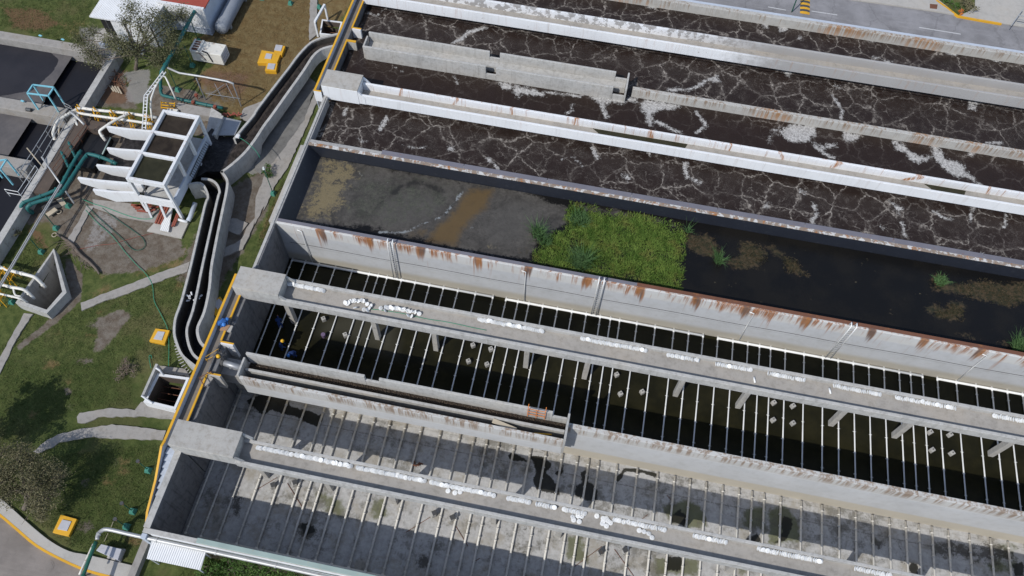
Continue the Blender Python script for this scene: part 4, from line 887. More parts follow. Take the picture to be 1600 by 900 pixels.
DR = [((405, 697), (456, 710)), ((464, 709), (549, 728)), ((560, 730), (664, 750)), ((674, 755), (772, 772)), ((795, 776), (827, 785)), ((839, 788), (866, 793)), ((881, 797), (914, 804)), ((960, 811), (1000, 820)), ((1000, 822), (1038, 828)), ((1084, 839), (1134, 847)), ((1184, 857), (1282, 876)), ((1336, 887), (1390, 897))]
for i, (a, b) in enumerate(DR):
    disc_row(a, b, sp, YD, ZF, 'white disc in the %s row from the stained splitter box, drained tank side' % names[i], gD)
loose = [(800, 675, 4, 380, 530), (800, 675, 4, 385, 550), (800, 675, 4, 420, 560), (800, 675, 4, 530, 525), (880, 780, 8, 500, 240), (880, 780, 8, 540, 240), (880, 780, 8, 500, 275), (880, 780, 8, 560, 270), (880, 780, 8, 490, 305), (880, 780, 8, 590, 295), (880, 780, 8, 540, 335),
         (880, 780, 8, 950, 390), (880, 780, 8, 1010, 405), (880, 780, 8, 1070, 430), (880, 780, 8, 1110, 480), (400, 675, 4, 1200, 368), (400, 675, 4, 1243, 380), (400, 675, 4, 1275, 375), (880, 780, 8, 185, 210), (880, 780, 8, 230, 215)]
for ox, oy, s, x, y in loose:
    p = G(ox + x / s, oy + y / s, ZF + .06)
    disc((p.x, p.y, ZF + .06), (R(random.uniform(-14, 14)), R(random.uniform(-14, 14)), 0), 'white disc lying loose in front of the leaning rows over the drained tank', 'loose discs over the drained tank')
rest = []
for a, b in (((747, 507), (846, 525)), ((908, 537), (1008, 555)), ((1043, 564), (1091, 570)), ((1118, 579), (1172, 585)), ((1200, 591), (1256, 602)), ((1303, 612), (1375, 624)), ((1400, 629), (1493, 647)), ((1554, 659), (1640, 674))):
    disc_row(a, b, sp, YC, ZF, '', '', rest)
from mathutils import Euler
rm = M(); bv = [v.co / K for v in DM.vertices]; bf = [tuple(p.vertices) for p in DM.polygons]
for loc, rot in rest:
    mt = Matrix.Translation(loc) @ Euler(rot).to_matrix().to_4x4(); rm.add([mt @ v for v in bv], bf)
props(rm.build('diffuser_discs', MT['rubber'], smooth=True), 'eight far rows of white discs leaning in the channel over the dark tank', 'diffuser discs', None, 'stuff')
for (x, y), r, lb in (((1180, 595), .5, 'white plastic tube lying across the floor just past a row of discs'), ((1298, 612), .1, 'short white tube standing beside a row of discs in the dark tank channel')):
    p = G(x, y, ZF + .07); q = p + Vector((-.09, .22, 0))
    props(M().tube([(p.x, p.y - .14, ZF + .065), (q.x, q.y, ZF + .075)], .06, 10).build('plastic_tube', MT['pvc'], smooth=True), lb, 'tube')
hz = ZF + .02
hp = [G(520 + x / 8, 440 + y / 8, hz) for x, y in ((470, 345), (560, 350), (700, 370), (860, 395), (1000, 428), (1200, 470), (1400, 500), (1600, 540))] + GP([(740, 512), (760, 516)], hz)
hp = [Vector((p.x, p.y, hz)) for p in smooth_line(hp, 3)]
props(M().tube(hp, .022, 6).build('hose', MT['hose'], smooth=True), 'green hose lying along the floor of the disc channel over the dark tank', 'hose')

# ------------------------------------------------------------------ ladders and drop pipes on the rusty wall
for (x, y), lb in (((609, 386), 'white ladder on the rusty wall nearest its left end'), ((938, 449), 'white ladder in the middle of the rusty wall'), ((1331, 521), 'white ladder at the right part of the rusty wall')):
    p = G(x, y, 1.9); t = thing('ladder', lb, 'ladder', (p.x, 28.0, -2.5), 'ladders on the rusty wall')
    for s in (-.17, .17):
        M().tube([(p.x + s, 28.16, 1.75), (p.x + s, 28.1, 2.35), (p.x + s, 27.86, 2.3), (p.x + s, 27.84, 1.6), (p.x + s, 27.84, -2.3)], .04, 8).build('rail', MT['pvc'], t, smooth=True)
    rg = M(); z = -2.1
    while z < 1.9: rg.tube([(p.x - .17, 27.84, z), (p.x + .17, 27.84, z)], .016, 6); z += .26
    rg.build('rungs', MT['galv'], t)
for (x0, y0), (x1, y1), lb in (((472, 363), (487, 405), 'thin white drop pipe at the left end of the rusty wall'), ((822, 425), (819, 466), 'thin white drop pipe left of the middle ladder'), ((1177, 490), (1160, 530), 'thin white drop pipe between the middle and right ladders'), ((1540, 565), (1512, 595), 'thin white drop pipe right of the right ladder')):
    p = G(x0, y0, 1.3)
    props(M().tube([(p.x - .3, 28.0, 1.55), (p.x, 27.97, 1.5), (p.x, 27.96, -.2), (p.x + .05, 27.95, -2.4)], .034, 8).build('drop_pipe', MT['pvc'], smooth=True), lb, 'pipe', 'drop pipes on the rusty wall')
cm = M(); 
for k in range(44):
    x = XL + .5 + k * 1.3; cm.tube([(x, 28.02, -.28 + .03 * math.sin(k)), (x + 1.28, 28.02, -.28 + .03 * math.sin(k + 1))], .014, 5)
props(cm.build('cable', MT['darksteel']), 'thin dark cable strung along the face of the rusty wall', 'cable')

# ------------------------------------------------------------------ concrete pads standing in the dark tank
pads = [(505, 497, 'nearest the walkway'), (539, 522, 'left of the second column'), (739, 538, 'topmost of the left four'), (767, 544, 'upper right of the left four'), (732, 563, 'lower left of the left four'), (761, 568, 'lower right of the left four'),
        (964, 584, 'below the fifth corbel'), (970, 614, 'lower left of the middle three'), (1004, 611, 'right of the middle three'), (1210, 628, 'upper left of the right four'), (1240, 633, 'upper right of the right four'), (1209, 655, 'lower left of the right four'), (1240, 660, 'lower right of the right four'),
        (1458, 702, 'lower left of the far right four'), (1489, 707, 'lower right of the far right four'), (1455, 674, 'upper left of the far right four'), (1486, 678, 'upper right of the far right four')]
for x, y, lb in pads:
    p = G(x, y, -2.3); t = thing('anchor_block', 'small pale square block in the dark tank, ' + lb, 'block', (p.x, p.y, -2.6), 'anchor blocks in the dark tank')
    c = math.cos(R(38)); s_ = math.sin(R(38)); a = .135
    sq = [(p.x + a * (c * i - s_ * j), p.y + a * (s_ * i + c * j)) for i, j in ((-1, -1), (1, -1), (1, 1), (-1, 1))]
    M().prism(sq, -2.75, -2.3).build('block', MT['conc_light'], t, .015)
    M().tube([(p.x, p.y, -2.3), (p.x, p.y, -2.24)], .035, 8).build('bolt', MT['darksteel'], t)
# hooded posts with guy rods on the drained floor
posts = [(425, 759, 417, 758, 'leftmost'), (459, 755, 0, 0, 'second from the left'), (677, 803, 635, 832, 'third from the left'), (705, 810, 731, 852, 'fourth from the left'), (937, 864, 897, 888, 'second from the right'), (975, 861, 0, 0, 'rightmost')]
for x, y, rx, ry, lb in posts:
    p = G(x, y, -2.3); t = thing('anchor_post', lb + ' small concrete post standing on the drained tank floor', 'post', (p.x, p.y, fz), 'anchor posts on the drained floor')
    a = .14; sq = [(p.x + a * (.8 * i - .6 * j), p.y + a * (.6 * i + .8 * j)) for i, j in ((-1, -1), (1, -1), (1, 1), (-1, 1))]
    M().prism(sq, fz, -2.25).build('block', MT['conc_light'], t, .015)
    M().prism([(u + .06, v + .06) for u, v in sq], -2.249, -2.18).build('cap', MT['darksteel'], t)
for a, b, lb in (((401, 765), (433, 746), 'thin rod on the drained floor nearest the splitter box'), ((449, 755), (472, 792), 'thin rod slanting right of the two left posts'), ((634, 832), (672, 808), 'thin rod running down left from the third post'), ((712, 822), (731, 853), 'thin rod slanting down right between laterals near the fourth post'), ((898, 885), (940, 854), 'rusty rod beside the second post from the right'), ((960, 858), (990, 900), 'rusty rod slanting right of the second post from the right'), ((1002, 812), (1012, 804), 'short dark rod on the floor near the channel'), ((1042, 774), (1049, 781), 'short black bar on the floor between laterals'), ((742, 877), (750, 872), 'short black bar on the floor at the front')):
    p, q = G(*a, fz + .03), G(*b, fz + .03)
    props(M().tube([p, q], .018, 6).build('rod', MT['rust']), lb, 'rod')
p = G(656, 727, fz + .1)
rm = M()
for i in range(9):
    a = random.uniform(0, 6); c = p + Vector((random.uniform(-.35, .35), random.uniform(-.12, .12), random.uniform(-.03, .06))); rm.beam(c, c + Vector((.25 * math.cos(a), .12 * math.sin(a), .03)), .09, .04)
props(rm.build('debris', MT['rust']), 'small heap of rusty scrap on the drained tank floor', 'debris')
# orange guard rail on the launder, plank, yellow pole
t = thing('guard_rail', 'orange guard rail frame standing over the right end of the launder', 'railing', G(838, 655, 2.0))
p = G(822, 658, 2.0)
for sx in (0, .52, 1.04):
    M().beam((p.x + sx, 18.05, 1.5), (p.x + sx, 18.05, 2.75), .04).build('post', MT['orange'], t)
for z in (1.9, 2.3, 2.72): M().beam((p.x - .02, 18.05, z), (p.x + 1.06, 18.05, z), .035).build('rail', MT['orange'], t)
for sx in (0, 1.04): M().tube([(p.x + sx, 18.05, 2.72), (p.x + sx, 18.25, 2.95), (p.x + sx, 18.4, 2.6)], .02, 6).build('hoop', MT['orange'], t)
p, q = G(835, 677, 1.5), G(862, 679, 1.5)
props(M().tube([p, q], .045, 8).build('pole', MT['yellow_metal'], smooth=True), 'short yellow pole lying inside the launder end', 'pole')
p, q = G(770, 657, 1.75), G(806, 672, 1.75)
props(M().beam(p, q, .3, .05).build('plank', MT['wood'], None, .01), 'weathered plank lying across the launder', 'plank')

# ------------------------------------------------------------------ people
def person(label, loc, yaw, lean, squat, cloth, helmet, arms, skirt=None):
    """feet at loc; lean = forward bend of the back (deg); squat 0..1; yaw = heading"""
    h = 1.28
    root = thing('person', label, 'person', loc)
    hip = Vector((0, -.06 * squat, (.66 - .28 * squat))); 
    def rot(v, a): return Vector((v.x, v.y * math.cos(a) + v.z * math.sin(a), -v.y * math.sin(a) + v.z * math.cos(a)))
    L = R(lean)
    V = []; Rd = []; E_ = []
    def vtx(p, r): V.append(Vector(p)); Rd.append(r); return len(V) - 1
    def ed(a, b): E_.append((a, b))
    i0 = vtx(hip, .105); waist = vtx(hip + rot(Vector((0, 0, .14)), L), .10); ch = vtx(hip + rot(Vector((0, 0, .34)), L), .125); nk = vtx(hip + rot(Vector((0, .0, .44)), L), .05)
    hd0 = vtx(hip + rot(Vector((0, .02, .50)), L), .065); hd = vtx(hip + rot(Vector((0, .04, .60)), L), .075)
    ed(i0, waist); ed(waist, ch); ed(ch, nk); ed(nk, hd0); ed(hd0, hd)
    for s in (-1, 1):
        sh = vtx(hip + rot(Vector((s * .15, 0, .38)), L), .055); ed(ch, sh)
        el = hip + rot(Vector((s * .2, .05, .2)), L) + arms[0]; wr = hip + rot(Vector((s * .15, .18, .08)), L) + arms[1]
        e = vtx(el, .04); w_ = vtx(wr, .028); hn = vtx(wr + (wr - el).normalized() * .07, .032); ed(sh, e); ed(e, w_); ed(w_, hn)
        for f in range(4):
            d = (wr - el).normalized(); b0 = wr + d * .08 + Vector((s * (-.022 + .014 * f), 0, 0)); q = vtx(b0 + d * (.04 + .008 * (f in (1, 2))) + Vector((0, 0, -.012)), .008); ed(hn, q)
        q = vtx(wr + Vector((-s * .045, .02, 0)), .009); ed(w_, q)
        hp_ = vtx(hip + Vector((s * .08, 0, -.05)), .085); kn = vtx((s * .1, .10 + .18 * squat, .34), .06); an = vtx((s * .1, -.02, .06), .042); toe = vtx((s * .11, .12, .035), .036)
        ed(i0, hp_); ed(hp_, kn); ed(kn, an); ed(an, toe)
    cz = Matrix.Rotation(yaw, 3, 'Z'); lv = Vector(loc)
    me = bpy.data.meshes.new('body'); me.from_pydata([(cz @ v) * K for v in V], E_, []); me.update()
    o = bpy.data.objects.new('body', me); COL.objects.link(o); o.parent = root; me.materials.append(MT[cloth])
    sk = o.modifiers.new('skin', 'SKIN')
    for i, r in enumerate(Rd): me.skin_vertices[0].data[i].radius = (r * K, r * K)
    me.skin_vertices[0].data[0].use_root = True
    sb = o.modifiers.new('sub', 'SUBSURF'); sb.levels = 1; sb.render_levels = 2
    me.materials.append(MT['skin'])
    LOC[o.name] = lv
    hc = cz @ V[hd]; up = (cz @ rot(Vector((0, 0, 1)), L)).normalized()
    hm = M(); n = 14; ax = up.orthogonal().normalized(); ay = up.cross(ax); rings = []
    vs = []; fs = []
    prof = [(.135, -.005), (.125, .0), (.108, .012), (.105, .05), (.085, .09), (.045, .115), (.002, .122)]
    for r, z in prof:
        for k in range(n): a = 2 * math.pi * k / n; vs.append(lv + hc + up * (z + .015) + (ax * math.cos(a) + ay * math.sin(a)) * r)
    for i in range(len(prof) - 1):
        for k in range(n): fs.append((i * n + k, i * n + (k + 1) % n, (i + 1) * n + (k + 1) % n, (i + 1) * n + k))
    if helmet: hm.add(vs, fs); hm.build('helmet', MT[helmet], o, smooth=True)
    # face and hands
    fd = (cz @ rot(Vector((0, 1, 0)), L)).normalized()
    fm = M(); c = lv + hc + fd * .062 - up * .02
    sd = fd.cross(up).normalized()
    ring = [c + (sd * math.cos(a) * .055 + up * math.sin(a) * .07) - fd * .03 for a in np.linspace(0, 2 * math.pi, 12, endpoint=False)]
    fm.add(ring + [c + fd * .012], [(i, (i + 1) % 12, 12) for i in range(12)])
    fm.add([c + fd * .03 - up * .01, c + sd * .012 - up * .02, c - sd * .012 - up * .02, c + up * .02], [(0, 1, 3), (0, 3, 2), (0, 2, 1)])
    fm.build('face', MT['skin'], o, smooth=True)
    return root
A0 = (Vector((0, .05, -.05)), Vector((0, .1, -.12)))
p = G(345, 510, 1.9); person('worker in blue crouching on the walkway, nearest the outer parapet', (p.x, p.y, 1.9), R(-60), 70, .7, 'blue', 'bluehat', A0)
p = G(353, 505, 1.9); person('worker in blue bent over a brown board on the walkway', (p.x, p.y, 1.9), R(-150), 62, .5, 'blue', 'bluehat', A0)
p = G(440, 545, -2.6); person('worker in navy with a yellow helmet wading in the dark tank', (p.x, p.y, -2.62), R(-70), 25, .1, 'navy', 'helmet', A0)
p = G(462, 555, -2.6); person('worker in dark blue bending low in the shade of the dark tank', (p.x, p.y, -2.62), R(160), 55, .3, 'navy', 'bluehat', A0)
p = G(439, 512, -2.6); person('worker in navy beside the first column of the dark tank', (p.x, p.y, -2.62), R(20), 35, .2, 'navy', None, A0)
p = G(506, 526, -2.6); bm_ = M(); bm_.tube([(p.x, p.y, -2.7), (p.x, p.y, -2.25)], [.12, .15], 14)
bk = bm_.build('bucket', MT['purple'], smooth=False); props(bk, 'mauve bucket standing between two laterals in the dark tank', 'bucket')
p = G(351, 512, 1.93); props(M().prism([(p.x - .28, p.y - .26), (p.x + .2, p.y - .2), (p.x + .3, p.y + .22), (p.x - .1, p.y + .26)], 1.92, 1.97).build('board', MT['cardboard'], None, .01), 'brown board on the walkway between the workers', 'board')
t = thing('barrier', 'rusty pipe barrier at the broken edge of the walkway', 'barrier', G(318, 580, 1.9))
a, b, c = G(200 + 890 / 8, 540 + 400 / 8, 2.3), G(200 + 1040 / 8, 540 + 325 / 8, 2.3), G(200 + 940 / 8, 540 + 480 / 8, 2.3)
M().tube([b, a, c], .03, 8).build('rail', MT['rust'], t)
for q in (a, b, c): M().tube([(q.x, q.y, 1.9), q], .025, 8).build('post', MT['rust'], t)
t = thing('barrier', 'thin yellow pipe barrier across the walkway beside the gear', 'barrier', G(330, 555, 1.9))
for (x0, y0), (x1, y1) in (((969, 140), (1130, 40)), ((970, 180), (1060, 140))):
    M().tube([G(200 + x0 / 8, 540 + y0 / 8, 2.35), G(200 + x1 / 8, 540 + y1 / 8, 2.35)], .015, 6).build('rail', MT['yellow_metal'], t)
q = G(200 + 969 / 8, 540 + 160 / 8, 2.35); M().tube([(q.x, q.y, 1.9), q], .015, 6).build('post', MT['yellow_metal'], t)
p = G(341, 557, 2.0); props(M().tube([(p.x, p.y, 1.9), (p.x, p.y, 2.1), (p.x, p.y, 2.14)], [.13, .12, .05], 14).build('float_ball', MT['helmet'], smooth=True), 'yellow round float ball on the walkway edge', 'float')
gm = M()
for i in range(14):
    c = G(345 + random.uniform(-8, 8), 553 + random.uniform(-7, 6), 1.95); a = random.uniform(0, 6); gm.beam(c, c + Vector((.3 * math.cos(a), .3 * math.sin(a), random.uniform(0, .15))), .05)
props(gm.build('gear_pile', MT['darksteel']), 'dark pile of ropes and tools at the walkway edge by the yellow ball', 'tools')

# ------------------------------------------------------------------ flumes left of the basins
g_ = NG('dried flume mud'); _n = g_.noise(2.2, 6, .7); _n3 = g_.noise(12, 4, .8)
_c = g_.mix(g_.step(_n, .35, .65), (.018, .015, .013), (.062, .05, .043)); _c = g_.mix(g_.mul(g_.step(_n3, .52, .7), .5), _c, (.12, .1, .088)); g_.bump(g_.add(_n, _n3), .5, .05)
MT['mud'] = g_.out(_c, .85, .2)
ZT = 1.6
t = thing('flume', 'curved raised concrete flume with drying mud between the upper walkway and white tower', 'flume', G(440, 140, 0))
lo = GP([(530, 51), (525, 52), (507, 56), (485, 65), (465, 85), (450, 105), (425, 137), (400, 170), (394, 180), (377, 200), (364, 216)], ZT)
ro = GP([(522, 70), (515, 71), (500, 76), (487, 87), (472, 110), (447, 145), (422, 180), (410, 196), (395, 219), (379, 239), (359, 257), (344, 268)], ZT)
lo = smooth_line(lo, 3); ro = smooth_line(ro, 3)
M().wallstrip(lo, offset_poly(lo, .17), .2, ZT).build('wall', MT['conc_light'], t)
z0 = [.55 if p.y > 35.0 else -.15 for p in ro]
M().wallstrip(ro, offset_poly(ro, .2), z0, ZT).build('wall', MT['conc_light'], t)
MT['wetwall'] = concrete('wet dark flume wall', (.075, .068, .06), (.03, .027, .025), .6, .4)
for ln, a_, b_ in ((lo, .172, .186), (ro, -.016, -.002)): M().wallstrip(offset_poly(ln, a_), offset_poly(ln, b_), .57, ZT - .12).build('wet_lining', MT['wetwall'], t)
n = min(len(lo), len(ro)); fm = M()
for i in range(n - 1):
    a = lo[i * (len(lo) - 1) // (n - 1)]; b = ro[i * (len(ro) - 1) // (n - 1)]; c = lo[(i + 1) * (len(lo) - 1) // (n - 1)]; d = ro[(i + 1) * (len(ro) - 1) // (n - 1)]
    zf = 1.0
    q1, q2 = a.lerp(b, .45), c.lerp(d, .45); 
    fm.add([(a.x, a.y, zf - .1), (q1.x, q1.y, zf + .2), (b.x, b.y, zf - .25), (c.x, c.y, zf - .1), (q2.x, q2.y, zf + .2), (d.x, d.y, zf - .25)], [(0, 1, 4, 3), (1, 2, 5, 4)])
    if i == 0: continue
fm.build('mud', MT['mud'], t)
um = M()
for i in range(n - 1):
    a = lo[i * (len(lo) - 1) // (n - 1)]; b = ro[i * (len(ro) - 1) // (n - 1)]; c = lo[(i + 1) * (len(lo) - 1) // (n - 1)]; d = ro[(i + 1) * (len(ro) - 1) // (n - 1)]
    um.add([(a.x, a.y, .56), (b.x, b.y, .56), (d.x, d.y, .56), (c.x, c.y, .56)], [(0, 1, 2, 3)])
um.build('underside', MT['conc_light'], t)
pm = M()
for (x, y) in ((450, 125), (418, 165), (480, 85)):
    p = G(x, y, 1.0); pm.box(p.x - .5, p.x + .5, p.y - .15, p.y + .15, -.2, .55)
pm.build('pier', MT['conc_light'], t)
bas = GP([(312, 222), (331, 200), (350, 214), (368, 212), (395, 222), (378, 241), (358, 259), (344, 268), (322, 268), (300, 282)], 1.0)
o = M().prism(bas, .2, 1.0).build('basin_sludge', MT['dkwater'], t)
g_ = NG('black churned sludge'); _n = g_.noise(1.6, 6, .7, dist=1.5); g_.bump(_n, .6, .1); MT['churn'] = g_.out(g_.mix(g_.step(_n, .4, .75), (.008, .007, .007), (.05, .045, .045)), .5, .3); o.data.materials[0] = MT['churn']
pl_ = GP([(346, 182), (377, 189), (367, 211), (331, 211)], 1.25)
t2_ = thing('sluice_plate', 'grey steel plate lying over the channel between the white intake tower and the flume', 'plate', G(355, 198, 0))
M().prism(pl_, 1.17, 1.25).build('plate', MT['steel'], t2_); M().prism(GP([(333, 209), (345, 180), (349, 181), (337, 211)], 1.5), .1, 1.5).build('side_board', MT['conc_light'], t2_)

t = thing('double_flume', 'long double grey flume with three parallel walls curving round to the lower walkway', 'flume', G(315, 400, 0))
A = GP([(294, 289), (312, 287), (320, 297), (323, 309), (318, 322), (297, 411), (287, 450), (280, 475), (272, 497), (270, 520), (274, 537), (282, 555), (295, 567), (308, 577)], ZT)
Bm = GP([(314, 280), (326, 281), (336, 287), (341, 299), (337, 314), (315, 411), (307, 450), (299, 485), (290, 512), (291, 532), (297, 550), (306, 560), (318, 567)], ZT)
Cw = GP([(344, 268), (352, 280), (353, 290), (350, 308), (345, 331), (329, 411), (325, 450), (317, 487), (307, 510), (307, 525), (312, 537), (322, 546)], ZT)
A, Bm, Cw = smooth_line(A, 3), smooth_line(Bm, 3), smooth_line(Cw, 3)
M().wallstrip(A, offset_poly(A, .15), -.15, ZT).build('outer_wall', MT['conc_light'], t)
M().wallstrip(Bm, offset_poly(Bm, .15), .4, ZT - .02).build('middle_wall', MT['conc_light'], t)
M().wallstrip(Cw, offset_poly(Cw, .17), -.15, ZT).build('inner_wall', MT['conc_light'], t)
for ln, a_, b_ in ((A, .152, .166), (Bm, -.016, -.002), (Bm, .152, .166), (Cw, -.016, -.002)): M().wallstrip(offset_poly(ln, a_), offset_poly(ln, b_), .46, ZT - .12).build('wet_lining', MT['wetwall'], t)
n = 40; f2 = M(); 
def samp(ln, u): k = u * (len(ln) - 1); i = min(int(k), len(ln) - 2); return ln[i].lerp(ln[i + 1], k - i)
for i in range(n):
    a, b, c, d = samp(A, i / n), samp(Cw, i / n), samp(A, (i + 1) / n), samp(Cw, (i + 1) / n)
    f2.add([(a.x, a.y, .45), (b.x, b.y, .45), (d.x, d.y, .45), (c.x, c.y, .45)], [(0, 1, 2, 3)])
f2.build('water', MT['churn'], t)
gr = M()
for i in range(14):
    u = .66 + i * .019; p = samp(A, u); q = samp(A, u + .01); d = (q - p).normalized(); nrm = Vector((-d.y, d.x, 0))
    a = p - nrm * .12; gr.beam((a.x, a.y, .05), (a.x - nrm.x * .28, a.y - nrm.y * .28, .05), .05, .06)
gr.build('drain_grate', MT['conc_light'], t)
for x, y, lb in ((296, 465, 'white rag hung on the left channel of the double flume'), (312, 464, 'white rag hung on the right channel of the double flume')):
    p = G(x, y, 1.2); rg = M()
    for i in range(6):
        c = p + Vector((random.uniform(-.1, .1), random.uniform(-.25, .2), random.uniform(-.1, .15))); rg.tube([c, c + Vector((random.uniform(-.15, .15), random.uniform(-.2, .2), .1))], .06, 6)
    props(rg.build('rag', MT['white']), lb, 'rag')

# white intake tower
t = thing('intake_tower', 'white concrete intake tower with three water filled pans on its open top', 'water tower', (-29, 31, 0))
X0, X1, Y0, Y1, Z4 = -30.4, -27.7, 28.08, 34.25, 4.0
for nm, bx in (('top_beam', (X0, X0 + .2, Y0, Y1, 3.55, Z4)), ('top_beam', (X1 - .2, X1, Y0, Y1, 3.62, Z4)), ('top_beam', (X0 + .2, X1 - .2, Y0, Y0 + .2, 3.6, Z4 - .004)), ('top_beam', (X0 + .2, X1 - .2, Y1 - .2, Y1, 3.6, Z4 - .004))):
    M().box(*bx).build(nm, MT['white'], t, .015)
ys = [Y0 + .2, G(262, 245, 4).y, G(275, 211, 4).y, Y1 - .2]
for y in ys[1:3]: M().box(X0 + .2, X1 - .2, y - .09, y + .09, 3.5, Z4 - .01).build('cross_beam', MT['white'], t, .015)
for i, m_ in enumerate(('pan_olive', 'pan_brown', 'pan_brown')):
    M().box(X0 + .2, X1 - .2, ys[i] + .0, ys[i + 1], 3.3, 3.72).build('water_pan', MT[m_], t)
for y in (Y0 + .1, ys[1], ys[2], Y1 - .1):
    for x in (X0 + .1, X1 - .09): M().box(x - .1, x + .088, y - .1, y + .1, -.1, 3.6).build('column', MT['white'], t, .01)
M().box(X1 - .12, X1 + .02, Y0 + .2, Y1 - .2, 1.3, 2.15).build('lower_beam', MT['bluegrey'], t, .015)
M().box(X0 + .2, X1 - .1, Y0 - .02, Y0 + .12, 1.35, 2.1).build('lower_beam', MT['white'], t, .015)
M().box(X0 + .12, X1 - .13, Y0 + .13, Y1 - .1, 1.2, 1.5).build('floor_slab', MT['conc_light'], t)
for (y) in (Y0 + .05,):
    for x in (X0 + .4, X0 + 1.5): M().beam((x, y - .05, 1.4), (x + .1, y - .35, 0), .14).build('brace', MT['white'], t)
M().tube([G(229, 288, 3.5), G(216, 316, .3)], .05, 8).build('down_pipe', MT['darksteel'], t)
lad = M(); p0 = G(321, 221, 1.9); p1 = G(297, 274, 1.9)
lad.beam(p0, p1, .04); a = G(327, 226, 1.9); b = G(303, 279, 1.9); lad.beam(a, b, .04)
for k in range(16): lad.beam(p0.lerp(p1, k / 15), a.lerp(b, k / 15), .03)
lad.build('grating', MT['darksteel'], t)
# inclined screen channels: white fin walls left of the tower
FN = [((162, 205), (234, 197), 1.9, 2.4, 'hindmost'), ((162, 240), (215, 225), 1.7, 2.3, 'second from the back'), ((145, 267), (205, 252), 1.6, 2.2, 'middle'), ((117, 285), (197, 278), 1.5, 2.1, 'second from the front'), ((140, 305), (207, 292), 1.5, 2.1, 'foremost')]
for (a, b, za, zb, lb) in FN:
    p, q = G(*a, za), G(*b, zb); y = (p.y + q.y) / 2; xm = p.x + .45 * (q.x - p.x)
    vs = []
    for yy in (y, y + .16): vs += [(p.x, yy, za - .55), (xm, yy, za - 1.0), (-30.42, yy, zb - .95), (-30.42, yy, zb), (xm, yy, za + .12), (p.x, yy, za)]
    o = M().add(vs, [(0, 1, 2, 3, 4, 5), (11, 10, 9, 8, 7, 6)] + [(i, (i + 1) % 6, 6 + (i + 1) % 6, 6 + i) for i in range(6)]).build('fin_wall', MT['white'], None, .012)
    props(o, lb + ' white slanting fin wall beside the intake tower', 'wall', 'fin walls of the intake tower')
o = M().box(-34.2, -30.43, 29.7, 34.0, -.1, .75).build('screen_channel', MT['churn']); props(o, 'dark wet channels between the white fin walls', 'channel')
t = thing('beam_stack', 'stack of red beams and white ribbed panels under the white intake tower', 'beams', G(262, 340, 0))
for k in range(3):
    p, q = G(243 + k * 4, 349 + k * .7, .25), G(255 + k * 4, 322 + k * .7, .35); M().beam(p, q, .12, .12).build('red_beam', MT['redrust'], t)
for k in range(2):
    p, q = G(269 + k * 3, 354 - k, .25), G(277 + k * 3, 334, .3); M().beam(p, q, .1, .12).build('red_beam', MT['redrust'], t)
pn = GP([(250, 359), (263, 362), (270, 322), (259, 320)], .3); M().prism(pn, .2, .3).build('ribbed_panel', MT['corr_white'], t)
rm = M()
for k in range(10):
    c = G(205 + k * 3, 320 + (k % 4) * 3, .15); rm.beam(c, c + Vector((.7, .35 * math.sin(k), 0)), .13, .08)
props(rm.build('red_planks', MT['redrust']), 'loose red planks lying under the front of the intake tower', 'planks')
pp_ = [G(305, 317, .6), G(297, 340, .3), G(294, 345, .25)]
props(M().tube(pp_, .16, 12).build('pipe', MT['bluegrey'], smooth=True), 'short blue grey pipe stub at the foot of the intake tower', 'pipe')
props(M().tube(GP([(278, 343), (293, 347)], .2), .1, 10).build('pipe', MT['white'], smooth=True), 'short white pipe lying on the slab under the intake tower', 'pipe')

# ------------------------------------------------------------------ left basins with scum
def sheet_scum(x0, x1, y0, y1, z, dk):
    struct(sheet('scum', frange(x0, x1, .2), frange(y0, y1, .2), z, MT['scum'], {'dk': dk}))
sheet_scum(-62, -41.9, 35.0, 40.9, .3, [('p', GP([(-300, 60), (0, 65), (40, 68), (55, 75), (68, 73), (82, 84), (92, 94), (84, 110), (70, 124), (58, 136), (48, 142), (0, 150), (-300, 150)], .3), .25, 1)])
sheet_scum(-62, -41.9, 22, 34.4, .3, [('p', GP([(30, 203), (34, 203), (34, 206), (30, 206)], .3), .1, .9)])
struct(M().box(-62, -38.4, 22, 40.9, -1, -.15).build('water', MT['dkwater']))
wall('pale concrete wall with small cyan brackets along the far edge of the scum basin', -62, -38.2, 40.75, 41.5, -1.2, 1.0, 'conc_path')
wall('mottled grey wall along the right edge of the left scum basins', -38.7, -38.2, 21.8, 40.74, -1.2, 1.0, 'conc_light')
wall('concrete walkway dividing the two scum basins, with the cyan frame on it', -62, -39.3, 34.15, 35.15, -1.2, 1.0, 'conc_path')
wall('short concrete walkway at the left edge below the lower scum basin', -62, -39.6, 29.2, 30.1, -1.2, .95, 'conc_path')
for x, y in ((61, 55), (96, 61), (33, 157), (41, 170)):
    p = G(x, y, 1.05); props(M().beam(p, p + Vector((.35, -.15, .12)), .12, .06).build('bracket', MT['cyan']), {61: 'left small cyan bracket on the far basin wall', 96: 'right small cyan bracket on the far basin wall', 33: 'small cyan bracket on the dividing walkway edge', 41: 'cyan clamp beside a dark motor on the dividing walkway'}[x], 'bracket')
p = G(46, 173, 1.0); mm = M(); mm.tube([(p.x - .2, p.y, 1.12), (p.x + .2, p.y, 1.12)], .13, 12); mm.box(p.x - .22, p.x + .22, p.y - .1, p.y + .1, 1.0, 1.06)
props(mm.build('motor', MT['darksteel']), 'small dark motor on the dividing walkway', 'motor')
def gantry(label, bases, zb, zt, mat, arms=True):
    t = thing('gantry', label, 'frame', bases[0])
    tops = [Vector((b.x, b.y, zt)) for b in bases]
    for b, q in zip(bases, tops): M().beam((b.x, b.y, zb), q, .09).build('leg', mat, t)
    for i in range(4): M().beam(tops[i], tops[(i + 1) % 4], .09).build('top_bar', mat, t)
    return t
